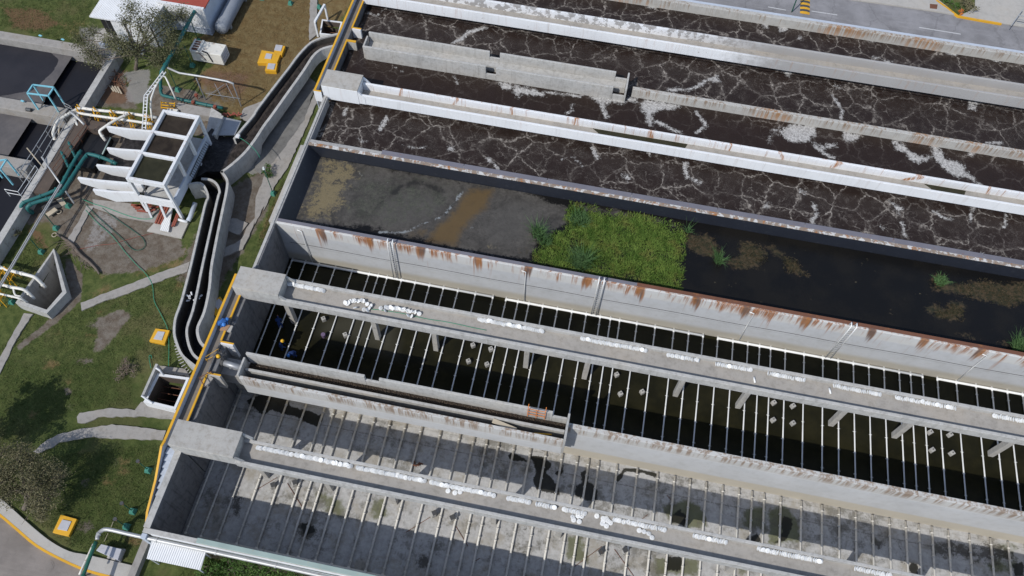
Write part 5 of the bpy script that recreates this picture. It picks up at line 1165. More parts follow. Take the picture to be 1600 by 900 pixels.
b = [G(60, 171, 1), G(92, 175, 1)]; w_ = [Vector((b[0].x, b[0].y + .85, 0)), Vector((b[1].x, b[1].y + .85, 0))]
t = gantry('cyan steel frame with four legs standing on the dividing walkway', [b[0], b[1], w_[1], w_[0]], .95, 2.7, MT['cyan'])
p = G(66, 163, 1.2); M().beam(G(65, 166, 1.2), G(71, 151, 2.3), .09, .09).build('gate_stem', MT['darksteel'], t)
b = [G(-6, 300 - 8, 1), G(20, 288, 1)]
gantry('second cyan frame cut by the left edge of the picture', [b[0], b[1], b[1] + Vector((0, .85, 0)), b[0] + Vector((0, .85, 0))], .95, 2.7, MT['cyan'])
def rail(label, pts, z0, z1, m='galv', step=1.0, group=None):
    t = thing('handrail', label, 'handrail', pts[0], group); pts = [Vector((p[0], p[1], 0)) for p in pts]
    for z in (z1, (z0 + z1) / 2): M().tube([p + Vector((0, 0, z)) for p in pts], .022, 6).build('rail', MT[m], t)
    for i in range(len(pts) - 1):
        L = (pts[i + 1] - pts[i]).length; k = max(1, int(L / step))
        for j in range(k + 1 if i == len(pts) - 2 else k): q = pts[i].lerp(pts[i + 1], j / k); M().tube([(q.x, q.y, z0), (q.x, q.y, z1)], .02, 6).build('post', MT[m], t)
    return t
gg = 'handrails of the pump walkway'
rail('white handrail corner along the lower scum basin', [G(8, 297, 1.7), G(29, 301, 1.7), G(56, 260, 1.7)], 1.0, 1.8, 'pvc', 1.0, gg)
rail('thin grey handrail beside the dark water of the lower basin', [G(28, 275, 1.7), G(72, 205, 1.7), G(90, 172, 1.7)], 1.0, 1.8, 'galv', 1.1, gg)
rail('thin grey handrail on the pump walkway left of the teal pipes', [G(66, 248, 1.7), G(100, 188, 1.7)], 1.0, 1.8, 'galv', .9, gg)
rail('thin rusty handrail on the pump walkway right of the dark pit', [G(83, 265, 1.7), G(135, 195, 1.7)], 1.0, 1.8, 'rust', .9, gg)
rail('thin grey handrail at the upper end of the pump walkway', [G(84, 190, 1.7), G(98, 178, 1.7), G(110, 166, 1.7), G(98, 160, 1.7)], 1.0, 1.7, 'galv', .8, gg)
o = M().box(-38.15, -37.2, 27.5, 34.6, .7, 1.0).build('pump_platform', MT['grate']); props(o, 'dark brown grating platform beside the scum basins under the pump handrails', 'platform')
o = M().box(-37.1, -35.4, 30.6, 33.6, -.1, .5).build('pump_pit', MT['black']); props(o, 'dark pump pit between the teal pipes and the rusty platform', 'pit')
o = M().box(-37.3, -36.0, 33.7, 34.5, -.1, .95).build('pump_block', MT['grate']); props(o, 'dark brown concrete pump block under the white pipes', 'block')

def pipe(label, pts, z, r, m, group=None, cat='pipe', flanges=0, name='pipe'):
    v = [G(a[0], a[1], z if len(a) < 3 else a[2]) for a in pts]
    t = thing(name, label, cat, v[0], group)
    pr0 = M().tube(smooth_line(v, 3) if len(v) > 2 else v, r, 12).build('pipe_run', MT[m], t, smooth=True)
    if flanges:
        tot = sum((v[i + 1] - v[i]).length for i in range(len(v) - 1)); fmh = M(); d = .3
        while d < tot:
            e = d
            for i in range(len(v) - 1):
                L = (v[i + 1] - v[i]).length
                if e < L:
                    u = (v[i + 1] - v[i]).normalized(); c = v[i] + u * e; fmh.tube([c - u * .04, c + u * .04], r * 1.28, 12); break
                e -= L
            d += flanges
        fmh.build('flanges', MT[m], pr0)
    return t
pipe('large teal pipe nearer the scum basin wall, bending down at its left end', [(127, 235), (117, 250), (106, 270), (95, 290), (85, 298), (52, 311), (38, 316), (33, 323, 1.0), (40, 332, .1)], 1.2, .125, 'teal', 'large teal pipes', flanges=1.1)
pipe('large teal pipe running to the white fin walls', [(182, 256), (162, 247), (141, 241), (134, 244), (120, 265), (107, 285), (95, 302), (82, 308), (60, 315), (47, 320), (43, 326, 1.0), (51, 333, .1)], 1.2, .13, 'teal', 'large teal pipes', flanges=1.1)
pipe('short teal branch pipe coming from the pump pit, upper', [(107, 221, .9), (112, 233), (118, 246)], 1.1, .09, 'teal', 'short teal branch pipes', flanges=.5)
pipe('short teal branch pipe coming from the pump pit, lower', [(95, 236, .9), (101, 248), (107, 261)], 1.1, .09, 'teal', 'short teal branch pipes', flanges=.5)
pipe('thin green post crossing between two fin walls', [(173, 215), (160, 241)], 1.4, .05, 'palegreen')
pipe('white pipe on yellow supports that arches down into the pump walkway', [(245, 184), (200, 177), (150, 172), (126, 169), (116, 173), (104, 180), (92, 188), (86, 198), (83, 208, 1.1), (86, 218, .7)], 1.3, .11, 'white_pipe', 'white pipes on yellow supports', flanges=2.2)
pipe('white pipe on yellow supports, the lower of the two parallel runs', [(238, 194), (200, 188), (150, 181), (119, 176)], 1.2, .1, 'white_pipe', 'white pipes on yellow supports', flanges=2.2)
pipe('white pipe slanting down to the first fin wall', [(200, 178, 1.7), (180, 188, 1.7), (160, 201, 1.6), (156, 207, 1.4), (165, 220, .9)], 1.5, .1, 'white_pipe', flanges=1.2)
pipe('grey pipe elbow dropping into the rusty pump block', [(109, 174, 1.5), (120, 183, 1.5), (132, 195, 1.2)], 1.4, .08, 'galv', flanges=.7)
pipe('short pale pipe stub standing in the pump block', [(117, 187, 1.1), (122, 198, .9)], 1.1, .09, 'white_pipe')
pipe('pale yellowish pipe column on the pump walkway', [(93, 196, 1.6), (92, 208, 1.0), (94, 220, .6)], 1.1, .06, 'wood')
def yframe(label, x, y, group):
    p = G(x, y, 0); t = thing('pipe_support', label, 'pipe support', p, group)
    for s in (-1, 1):
        M().beam((p.x - .22 * s, p.y + .34 * s, 0), (p.x - .02, p.y + .1 * s, 1.75), .045).build('leg', MT['yellow_metal'], t)
        M().beam((p.x + .22 * s, p.y + .34 * s, 0), (p.x + .02, p.y + .1 * s, 1.75), .045).build('leg', MT['yellow_metal'], t)
    for z in (.6, 1.05): M().beam((p.x, p.y - .34, z), (p.x, p.y + .34, z), .05).build('cross_bar', MT['yellow_metal'], t)
    M().beam((p.x - .2, p.y, .3), (p.x + .2, p.y, 1.1), .035).build('cross_bar', MT['yellow_metal'], t)
for x, y, lb in ((135, 190, 'yellow pipe support nearest the pump walkway'), (160, 194, 'second yellow pipe support from the pump walkway'), (186, 198, 'third yellow pipe support from the pump walkway'), (214, 202, 'yellow pipe support nearest the intake tower'), (240, 204, 'yellow pipe support behind the intake tower corner')): yframe(lb, x, y, 'yellow pipe supports')
pipe('white pipe with rust band entering the open grey tank from the left', [(-40, 407), (0, 418), (25, 425), (48, 431), (57, 435, 1.1), (71, 449, .4)], 1.2, .11, 'white_pipe', 'white pipes into the open tank', flanges=1.6)
pipe('branched white pipe entering the open tank in the middle', [(-40, 433), (0, 444), (18, 449), (26, 450), (40, 454, 1.1), (54, 467, .4)], 1.2, .1, 'white_pipe', 'white pipes into the open tank', flanges=1.2)
pipe('lowest white pipe entering the open tank', [(-40, 449), (0, 459), (18, 463), (33, 467), (43, 473, .5)], 1.15, .07, 'white_pipe', 'white pipes into the open tank', flanges=1.2)
pipe('short white branch pipe linking the two lower pipes', [(21, 451), (24, 461), (33, 463)], 1.15, .06, 'white_pipe')
for x, y, lb in ((8, 437, 'yellow pipe support left of the open tank, outer'), (26, 440, 'yellow pipe support left of the open tank, inner'), (10, 472, 'yellow pipe support under the lowest white pipe')): yframe(lb, x, y, 'yellow supports by the open tank')

# open grey tank
t = thing('open_tank', 'open grey concrete tank of five uneven sides with white pipes running in', 'tank', G(66, 450, 0))
oc = GP([(84, 388), (104, 457), (73, 490), (24, 473)], .75)
cx = sum((v for v in oc), Vector()) / 4
ic = [v + (cx - v).normalized() * .3 for v in oc]
tm = M()
for i in range(4):
    a, b, c, d = oc[i], oc[(i + 1) % 4], ic[(i + 1) % 4], ic[i]
    tm.add([(v.x, v.y, z) for z in (-2.2, .75) for v in (a, b, c, d)], [(4, 5, 6, 7), (0, 1, 5, 4), (2, 3, 7, 6), (3, 2, 1, 0)])
tm.build('wall', MT['conc_light'], t); M().prism(oc, -2.4, -2.2).build('floor', MT['churn'], t)

# long cable tray on posts, and other overhead steel
def tray(label, pts, z, w_, step=.45, m='galv'):
    v = [G(x, y, z) for x, y in pts]; t = thing('cable_tray', label, 'cable tray', v[0])
    L = offset_poly(v, w_); L = [Vector((p.x, p.y, z)) for p in L]; Rr = [Vector((p.x, p.y, z)) for p in offset_poly(v, -w_)]
    for ln in (L, Rr):
        m_ = M()
        for i in range(len(ln) - 1): m_.beam(ln[i], ln[i + 1], .05, .09)
        m_.build('side_rail', MT[m], t)
    r = M()
    for i in range(len(v) - 1):
        n = int((v[i + 1] - v[i]).length / step)
        for k in range(n): u = (k + .5) / n; r.beam(L[i].lerp(L[i + 1], u), Rr[i].lerp(Rr[i + 1], u), .04)
    r.build('rungs', MT[m], t); return t
tray('long thin grey cable tray on green posts running down to the left edge', [(95, 288), (60, 345), (20, 413), (-25, 488)], 1.75, .06, .6)
tray('white ladder like cable tray bending between the teal overhead pipe and the intake tower', [(257, 112), (228, 150), (225, 202)], 2.4, .12, .3, 'pvc')
def footing_post(label, base, top, group, head=None):
    p = G(*base, 0); t = thing('footed_post', label, 'post', p, group)
    a, b = .2, .11
    M().add([(p.x - a, p.y - a, -.05), (p.x + a, p.y - a, -.05), (p.x + a, p.y + a, -.05), (p.x - a, p.y + a, -.05), (p.x - b, p.y - b, .28), (p.x + b, p.y - b, .28), (p.x + b, p.y + b, .28), (p.x - b, p.y + b, .28)],
            [(3, 2, 1, 0), (4, 5, 6, 7), (0, 1, 5, 4), (1, 2, 6, 5), (2, 3, 7, 6), (3, 0, 4, 7)]).build('footing', MT['greenbase'], t, .02)
    pole = M().tube([(p.x, p.y, .2), (p.x, p.y, top)], .03, 8).build('pole', MT['green'], t)
    if head:
        M().tube([(p.x, p.y, top), (p.x, p.y, top + .04)], .11, 10).build('lamp_plate', MT['darksteel'], pole)
        M().tube([(p.x, p.y, top - .16), (p.x, p.y, top)], .07, 10).build('lamp_head', MT['cardboard'], pole)
    return t
gg = 'green footed posts under the overhead pipes'
for b_, tp, lb in (((88, 357), 1.72, 'green footed post under the long cable tray, upper'), ((65, 394), 1.72, 'green footed post under the long cable tray, lower'), ((107, 322), 1.0, 'short green footed post between the teal pipes and the concrete strip'), ((19, 472), 1.0, 'short green footed post under the lowest white pipe'),
                   ((311, 65), 2.2, 'green footed post behind the rusty white generator'), ((301, 103), 2.2, 'green footed post left of the rusty white generator'), ((278, 141), 2.25, 'green footed post at the left end of the pipe rack')): footing_post(lb, b_, tp, gg)
gg = 'short garden lamps with green footings'
for b_, lb in (((232, 735), 'short garden lamp on green footing, topmost of three beside the stairs'), ((208, 799), 'short garden lamp on green footing, middle of three beside the stairs'), ((198, 823), 'short garden lamp on green footing, lowest of three beside the stairs'), ((454, 6), 'short garden lamp on green footing in the dry grass at the top'), ((499, 12), 'short garden lamp on green footing beside the white portal'), ((410, -2), 'short garden lamp on green footing cut by the top edge')): footing_post(lb, b_, 1.7, gg, True)
t = footing_post('taller green lamp post between the flume and the pond wall', (427, 303), 2.9, None); o = M(); p = G(427, 303, 0); M().tube([(p.x, p.y, 2.85), (p.x, p.y, 3.05)], [.1, .05], 10).build('lamp_head', MT['hatpale'], t)
pipe('large teal overhead pipe slanting down from the top edge', [(322, -14), (300, 25), (275, 72), (252, 113)], 2.3, .14, 'teal', flanges=2.0)
pipe('teal vertical pipe turning along the ground behind the intake tower', [(252, 113, 2.3), (251, 128, 1.2), (252, 146, .35), (262, 151, .3), (300, 159, .3), (348, 169, .3)], .3, .12, 'teal', flanges=1.4)
pipe('grey angled pipe forming an apex beside the cable tray', [(238, 188, 1.2), (236, 154, 2.3), (254, 119, 2.45), (265, 134, 2.0), (275, 156, .8)], 2, .06, 'white_pipe')
t = thing('pipe_rack', 'light grey horizontal pipe rack on thin posts above the dry grass', 'pipe rack', G(321, 156, 0))
v = GP([(262, 106), (280, 114), (318, 120), (355, 127), (365, 131)], 2.3)
M().tube(v, .075, 10).build('top_pipe', MT['galv'], t, smooth=True)
for x, y in ((321, 156), (377, 166)):
    p = G(x, y, 0); M().tube([(p.x, p.y, 0), (p.x, p.y, 2.3)], .045, 8).build('post', MT['steel'], t)
for (x0, y0), (x1, y1) in (((321, 146), (375, 154)), ((335, 130), (345, 150)), ((353, 130), (366, 155)), ((325, 150), (350, 132))):
    M().tube([G(x0, y0, .9), G(x1, y1, .9 if y0 > 140 else .5)], .02, 6).build('brace', MT['steel'], t)
for x, y, lb in ((307, 150, 'upper'), (302, 161, 'left'), (336, 168, 'right')):
    p = G(x, y, .35); t = thing('gate_valve', lb + ' red gate valve along the teal ground pipe', 'valve', (p.x, p.y, 0), 'red valves on the teal pipe')
    M().tube([p, p + Vector((0, 0, .16))], .13, 12).build('wheel', MT['redrust'], t); M().tube([p + Vector((0, 0, -.3)), p + Vector((0, 0, .2))], .04, 8).build('stem', MT['redrust'], t)
rm = M()
for k in range(12): p = G(350 + k * 2.2, 178 + random.uniform(-3, 6), .4); rm.beam(p, p + Vector((random.uniform(-.5, .5), random.uniform(-.3, .3), .05)), .09, .07)
props(rm.build('red_parts', MT['redrust']), 'tangle of red steel parts beyond the grey plate by the flume', 'scrap')
t = thing('steps', 'small yellow steel steps behind the intake tower', 'steps', G(262, 165, 0))
for k, z in enumerate((.4, .75, 1.1)): M().beam(G(252, 168 - k * 4, z), G(273, 170 - k * 4, z), .06).build('tread', MT['yellow_metal'], t)
M().beam(G(252, 170, .1), G(252, 158, 1.3), .05).build('stringer', MT['yellow_metal'], t); M().beam(G(273, 172, .1), G(273, 160, 1.3), .05).build('stringer', MT['yellow_metal'], t)
o = M().prism(GP([(262, 169), (278, 171), (275, 176), (260, 174)], .8), .2, .8).build('cap_block', MT['white_pipe']); props(o, 'small pale block between the yellow steps and the intake tower', 'block')
o = M().prism(GP([(278, 160), (336, 171), (330, 182), (285, 176), (275, 166)], .6), -.1, .6).build('rubble_block', MT['conc_path']); props(o, 'rough grey brown concrete bank behind the intake tower', 'bank')
o = M().prism(GP([(330, 168), (346, 178), (333, 209), (322, 205)], .9), -.1, .9).build('partition', MT['conc_light']); props(o, 'narrow pale partition wall behind the intake tower', 'wall')
# wooden pallet, boards, debris
t = thing('pallet', 'pale wooden pallet lying on brown soil near the scum basin', 'pallet', G(178, 138, 0))
for k in range(4): M().beam(G(170 + k * 4.5, 133 + k * .8, .12), G(178 + k * 4, 143 + k * 1.2, .12), .1, .03).build('slat', MT['wood'], t)
bm = M()
for k in range(26):
    p = G(182 + random.uniform(-12, 14), 125 + random.uniform(-9, 10), .1); a = random.uniform(0, 6.28); bm.tube([p, p + Vector((math.cos(a) * .7, math.sin(a) * .7, random.uniform(.1, .5)))], .018, 5)
props(bm.build('brush_pile', MT['rust']), 'pile of thin rusty rods and twigs on the soil beyond the pallet', 'scrap pile')
o = M().prism(GP([(71, 334), (85, 324), (90, 328), (76, 338)], .3), .2, .3).build('bench_board', MT['wood']); props(o, 'cream board lying beside the teal pipes', 'board')
o = M().prism(GP([(88, 312), (96, 309), (104, 318), (97, 322)], .3), 0, .3).build('crate', MT['wood']); props(o, 'low pale crate beside the teal pipes', 'crate')
o = M().prism(GP([(62, 322), (85, 312), (97, 322), (88, 327), (75, 330)], .12), 0, .12).build('steel_sheet', MT['darksteel']); props(o, 'dark steel sheet on the soil under the teal pipes', 'sheet')
for x, y, lb in ((92, 331, 'pale ring lying on soil beside the cream board'), (85, 367, 'pale ring lying at the end of the fallen trunk')):
    p = G(x, y, .05); ring = [p + Vector((.16 * math.cos(a), .16 * math.sin(a), 0)) for a in np.linspace(0, 2 * math.pi, 15)]
    props(M().tube(ring, .03, 6).build('ring', MT['wood']), lb, 'ring')
pipe('pale pole slanting across the teal pipes', [(65, 245, 2.2), (116, 318, .3)], 1, .06, 'galv')
pipe('thin grey pole beside the pale slanting pole', [(42, 231, 2.0), (68, 262, 1.2)], 1, .04, 'wood')
# fallen trunk
t = thing('fallen_trunk', 'fallen grey brown tree trunk with broken branches on the soil', 'fallen tree', G(120, 390, 0))
v = [G(x, y, .12) for x, y in ((88, 366), (100, 373), (113, 382), (122, 394), (130, 402), (138, 408), (150, 420), (155, 428))]
M().tube(smooth_line(v, 3), [.05 + .07 * math.sin(math.pi * i / 21) for i in range(22)], 8).build('trunk', MT['bark'], t, smooth=True)
bm = M()
for k in range(22):
    p = v[random.randint(2, 5)]; a = random.uniform(2.6, 5.0); bm.tube([p, p + Vector((math.cos(a) * .5, math.sin(a) * .5, random.uniform(0, .2))), p + Vector((math.cos(a + .4) * random.uniform(.7, 1.3), math.sin(a + .4) * random.uniform(.6, 1.2), random.uniform(0, .15)))], [.025, .018, .008], 5)
bm.build('branches', MT['twig'], t)
# hoses on the soil
for lb, m_, r, pts in (('bright green hose from the concrete strip to the beam stack', 'hose', .028, [(128, 311), (145, 318), (165, 324), (200, 337), (222, 342), (238, 341), (243, 334), (262, 328), (280, 329)]),
                       ('dark green hose looping on the bare soil', 'green', .024, [(133, 318), (150, 336), (165, 350), (190, 372), (203, 386), (213, 391), (224, 388), (227, 380), (221, 370), (205, 358), (185, 344), (160, 325)]),
                       ('long green hose running down over the grass to the square chamber', 'hose', .022, [(134, 328), (150, 346), (175, 368), (195, 393), (212, 412), (228, 428), (238, 445), (241, 470), (252, 492), (262, 515), (264, 545), (263, 575)]),
                       ('pale orange cable on the bare soil', 'redrust', .015, [(125, 389), (155, 383), (175, 381), (200, 374), (215, 370), (240, 364)]),
                       ('green hose end curled in the grass above the square chamber', 'hose', .022, [(236, 575), (234, 565), (233, 557), (236, 555), (237, 560)]),
                       ('green hose hanging from the white box over the flume', 'hose', .02, [(372, 214), (385, 222), (400, 236), (406, 246)])):
    v = [G(x, y, .06 if 'hanging' not in lb else 1.6) for x, y in pts]; v = smooth_line(v, 4)
    props(M().tube(v, r, 6).build('hose', MT[m_], smooth=True), lb, 'hose')
p = G(372, 214, 1.6); props(M().box(p.x - .14, p.x + .14, p.y - .14, p.y + .14, 1.6, 1.75).build('sensor_box', MT['white'], None, .02), 'small white box on the flume wall', 'box')
# square chamber beside the lower walkway, white portal at the top
def chamber(label, outer, z, inner_t, bars, par=None):
    oc = GP(outer, z); t = thing('chamber', label, 'chamber', oc[0]); c = sum((v for v in oc), Vector()) / 4
    ic = [v + (c - v).normalized() * inner_t for v in oc]; m_ = M()
    for i in range(4):
        a, b, d, e = oc[i], oc[(i + 1) % 4], ic[(i + 1) % 4], ic[i]
        m_.add([(v.x, v.y, q) for q in (-2, z) for v in (a, b, d, e)], [(4, 5, 6, 7), (0, 1, 5, 4), (2, 3, 7, 6), (3, 2, 1, 0)])
    m_.build('rim', MT['white'], t)
    lm = M(); l2 = [v + (c - v).normalized() * .02 for v in ic]
    for i in range(4):
        a, b, d, e = ic[i] + (c - ic[i]) * .004, ic[(i + 1) % 4] + (c - ic[(i + 1) % 4]) * .004, l2[(i + 1) % 4], l2[i]
        lm.add([(v.x, v.y, q) for q in (-1.99, z - .06) for v in (a, b, d, e)], [(4, 5, 6, 7), (2, 3, 7, 6)])
    lm.build('lining', MT['grate'], t); M().prism(oc, -2.2, -2).build('floor', MT['black'], t)
    for k in range(bars):
        u = (k + .6) / bars; p = ic[0].lerp(ic[3], u); q = ic[1].lerp(ic[2], u); p.z = q.z = -.3; M().tube([p, q], .025, 6).build('bar', MT['rust'], t)
    return t, oc, ic
t, oc, ic = chamber('white rimmed square chamber with rusty bars beside the lower walkway', [(246, 583), (296, 590), (274, 640), (224, 628)], .8, .22, 4)
v = GP([(221, 617), (243, 568)], 1.15); M().wallstrip(v, offset_poly(v, -.16), -.1, 1.15).build('side_wall', MT['conc_light'], t, .01)
M().tube([G(244, 575, 1.2), G(250, 579, 1.15), G(255, 586, .8)], .06, 8).build('pipe', MT['white'], t); M().tube([G(221, 618, 1.2), G(238, 630, .85)], .06, 8).build('pipe', MT['white'], t)
rough_path('concrete_slab', GP([(212, 640), (228, 625), (275, 645)]), GP([(210, 644), (240, 652), (273, 653)]), .05)
rough_path('concrete_slab', GP([(250, 573), (290, 577), (297, 590)]), GP([(249, 584), (290, 588), (296, 592)]), .05)
t, oc, ic = chamber('white rimmed chamber under the white portal beside the upper walkway', [(503, 30), (535, 34), (529, 56), (499, 53)], .5, .16, 2)
t = thing('portal_frame', 'white portal frame beside the chamber at the top', 'frame', G(497, 57, 0))
a, b = G(497, 57, 0), G(512, 30, 0); a.z = b.z = 1.5
for p in (a, b): M().beam((p.x, p.y, 0), p, .13).build('post', MT['white'], t)
M().beam(a, b, .16).build('crossbar', MT['white'], t)
# yellow manholes
def yellow_lid(label, outer, lids, z=.2, m='yellow'):
    t = thing('manhole', label, 'manhole', GP(outer[0], 0)[0])
    for k, oo in enumerate(outer): M().prism(GP(oo, z), -.1, z + .003 * k).build('collar', MT[m], t, .015)
    for k, l in enumerate(lids): M().prism(GP(l, z), z - .02, z + .05).build('lid', MT['lidgrey'], t, .008)
c2 = lambda pts: px(pts, 380, 0, 8)
yellow_lid('big yellow manhole of three joined blocks with grey lids in the dry grass', [c2([(230, 625), (470, 665), (420, 790), (175, 785)]), c2([(405, 560), (525, 575), (482, 690), (385, 640)]), c2([(300, 775), (430, 790), (410, 890), (270, 880)])],
           [c2([(290, 670), (365, 680), (348, 740), (268, 733)]), c2([(410, 562), (495, 572), (472, 642), (388, 630)]), c2([(315, 795), (405, 802), (385, 872), (298, 862)])], .3)
yellow_lid('yellow square manhole with pale lid in the grass beside the double flume', [[(243, 513), (265, 516), (257, 538), (233, 533)]], [[(247, 518), (258, 519), (253, 532), (240, 530)]])
yellow_lid('yellow square manhole with shiny lid beside the kerb at the lower left', [[(95, 804), (120, 811), (107, 838), (82, 832)]], [[(98, 812), (112, 815), (105, 830), (90, 827)]])
yellow_lid('dull orange manhole in the shade of the lower walkway', [[(344, 463), (353, 477), (336, 493), (325, 476)]], [[(342, 467), (350, 474), (340, 484), (333, 475)]], .15)
# road cover
p = GP([(1453, 6), (1465, 7), (1464, 14), (1453, 13)], .14); props(M().prism(p, .12, .145).build('road_cover', MT['rust']), 'brown square cover in the pavement beyond the asphalt road', 'cover')
hb = M(); a, b = G(1248, -6), G(1265, 22)
o = thing('speed_hump', 'yellow and black striped speed hump across the asphalt road', 'speed hump', (a.x, b.y, 0))
y0, y1, xa, xb = G(1257, 22).y, G(1257, -14).y, G(1250, 20).x, G(1265, 21).x
k = 0; y = y0
while y < y1:
    M().add([(xa, y, .013), (xb, y, .013), (xb, y + .27, .013), (xa, y + .27, .013), (xa + .25, y, .07), (xb - .25, y, .07), (xb - .25, y + .27, .07), (xa + .25, y + .27, .07)], [(4, 5, 6, 7), (0, 1, 5, 4), (1, 2, 6, 5), (2, 3, 7, 6), (3, 0, 4, 7)]).build('stripe', MT['yellow' if k % 2 == 0 else 'darksteel'], o); y += .275; k += 1
pipe('green lamp pole leaning up past the top edge beside the speed hump', [(1237, 19, 0), (1242, 6, .9), (1246, -5, 1.6), (1255, -30, 3)], 1, .05, 'green', cat='lamp pole')

# generator
t = thing('generator', 'rusty white generator housing on the brown grass', 'generator', (-31.5, 43.1, 0))
gx0, gx1, gy0, gy1 = -32.75, -30.2, 42.55, 43.75
M().box(gx0, gx1, gy0, gy1, .15, 1.2).build('housing', MT['white_pipe'], t, .04)
gr_ = M().box(gx0 + .1, gx0 + .62, gy0 + .12, gy1 - .12, 1.2, 1.23).build('radiator_grille', MT['rust'], t)
for y in (gy0 + .35, gy0 + .6, gy0 + .85): M().beam((gx0 + .1, y, 1.24), (gx0 + .62, y, 1.24), .05).build('grille_bar', MT['white_pipe'], gr_)
M().box(gx0, gx0 + .1, gy0, gy1, 1.2, 1.32).build('end_hood', MT['white_pipe'], t, .02); M().box(gx0 + .63, gx0 + .8, gy0 + .02, gy1 - .02, 1.2, 1.33).build('roof_step', MT['white_pipe'], t, .02)
M().beam((gx0 + 1.0, gy0 + .1, 1.24), (gx0 + 1.5, gy0 - .02, 1.22), .09, .05).build('exhaust', MT['black'], t); M().beam((gx0 + 1.5, gy0 - .025, 1.2), (gx0 + 1.65, gy0 - .025, .35), .1, .05).build('exhaust', MT['black'], t)
M().beam((gx0 + .75, gy0 - .015, 1.1), (gx0 + 1.15, gy0 - .015, .4), .06, .02).build('rust_streak', MT['rust'], t)
for k in range(3): M().box(gx1, gx1 + .03, gy0 + .15, gy1 - .15, .35 + k * .25, .5 + k * .25).build('louvre', MT['lidgrey'], t)
M().box(gx0 + .1, gx1 - .1, gy0 + .1, gy1 - .1, 0, .149).build('skid', MT['darksteel'], t)

# buildings at the top
t = thing('shed', 'white roofed shed with dark posts behind the top tree', 'shed', G(190, 40, 0))
rz = 2.4; r0_, r1_ = G(140, 24, rz), G(236, 40, rz)
M().box(r0_.x, r1_.x, r0_.y - .1, r0_.y + 7, rz - .12, rz).build('roof', MT['corr_white'], t)
M().box(r0_.x + 1.5, r1_.x - .05, r0_.y + .1, r0_.y + 6.5, 0, rz - .121).build('wall', MT['white'], t)
M().box(r0_.x + .2, r0_.x + 1.49, r0_.y + .6, r0_.y + 6.5, 0, rz - .2).build('dark_opening', MT['black'], t)
for x in (162, 190, 214, 232):
    p = G(x, 28 + (x - 162) * .17, rz); M().beam((p.x, r0_.y + .04, 0), (p.x, r0_.y + .04, rz - .12), .09).build('post', MT['darksteel'], t)
props(M().tube([G(215, 36, 2.5), G(237, 77, .1)], .04, 8).build('pole', MT['darksteel']), 'dark pole leaning by the white shed under the tree', 'pole')
o = M().prism(GP([(150, 52), (172, 40), (178, 60), (165, 68), (146, 66)], .1), -.1, .12).build('concrete_pad', MT['conc_side']); props(o, 'pale stained concrete pad in front of the white shed', 'pad')
o = M().prism(GP([(153, 64), (166, 65), (168, 71), (155, 70)], .4), 0, .4).build('blue_block', MT['bluegrey']); props(o, 'small blue grey block beside the stained concrete pad', 'block')
o = M().prism(GP([(185, 68), (225, 75), (222, 82), (182, 77)], .3), 0, .3).build('blue_kerb', MT['bluegrey']); props(o, 'blue grey kerb block below the top tree', 'kerb block')
t = thing('red_roof_building', 'white building with a flat red roof at the top edge', 'building', (-34.5, 47, 0))
bx0, bx1, by0 = -36.3, -32.45, 45.65
M().box(bx0, bx1, by0, by0 + 9, -.1, 2.45).build('wall', MT['white'], t)
M().box(bx0 + .15, bx1 - .15, by0 + .25, by0 + 8.9, 2.45, 2.5).build('roof', MT['redroof'], t)
M().box(bx0, bx1, by0 - .02, by0 + .24, 2.452, 2.62).build('parapet', MT['white'], t); M().box(bx1 - .14, bx1 + .02, by0 + .25, by0 + 9, 2.452, 2.56).build('parapet', MT['redroof'], t)
M().box(bx0, bx1, by0 - .04, by0 - .003, 0, .6).build('base_band', MT['bluegrey'], t)
M().box(bx1 + .003, bx1 + .03, by0, by0 + 9, .0, 2.4).build('side_panel', MT['bluegrey'], t)
M().box(bx0 + .6, bx0 + 2.4, by0 - .05, by0 - .004, 1.0, 1.9).build('window', MT['steel'], t)
t = thing('storage_tank', 'silver horizontal cylinder tank beside the red roofed building', 'tank', (-31.7, 46, 0))
M().tube([(-31.65, 45.75, .62), (-31.65, 46, .62), (-31.65, 54, .62)], [.42, .55, .55], 20).build('shell', MT['tank_cyl'], t, smooth=True)
for y in (46.6, 50): M().box(-32.1, -31.2, y, y + .25, -.1, .35).build('saddle', MT['conc'], t)

# ------------------------------------------------------------------ lower left corner: canopy, pipes, block
t = thing('canopy', 'white corrugated canopy roof below the corner of the drained tank', 'canopy', (-18.7, 6.3, 0))
co_ = GP([(237, 844), (322, 862), (313, 891), (229, 873)], 1.45)
M().prism(co_, 1.4, 1.45).build('roof_sheet', MT['corr_white'], t)
for q in co_: p = q.lerp(sum((v for v in co_), Vector()) / 4, .1); M().tube([(p.x, p.y, -.1), (p.x, p.y, 1.4)], .04, 8).build('post', MT['white'], t)
pipe('long grey pipe along the outside of the front wall, turning to the green pipe', [(152, 843, 1.6), (153, 836, 1.6), (158, 830, 1.6), (168, 827, 1.6), (200, 834, 1.6), (232, 841, 1.6), (400, 877, 1.6), (600, 921, 1.6), (900, 985, 1.6), (1300, 1066, 1.6)], 1.6, .11, 'galv', flanges=3.4)
pipe('green pipe running off the bottom edge over the yellow kerb', [(150, 846, 1.6), (140, 872, 1.6), (128, 905, 1.6), (112, 950, 1.6)], 1.6, .1, 'green', flanges=1.5)
pipe('rusty pale pipe beside the green pipe over the kerb', [(146, 850, 1.4), (134, 876, 1.4), (124, 898, 1.4)], 1.4, .06, 'white_pipe')
o = M().box(-21.25, -20.85, -10, 6.95, -.2, .45).build('low_wall', MT['conc_path']); props(o, 'low grey wall running down from the corner of the drained tank', 'wall')
o = M().box(-20.8, -20.5, 6.7, 7.0, -.1, 1.85).build('corner_pier', MT['bluegrey'], None, .02); props(o, 'blue grey corner pier where the pipe meets the front wall', 'pier')
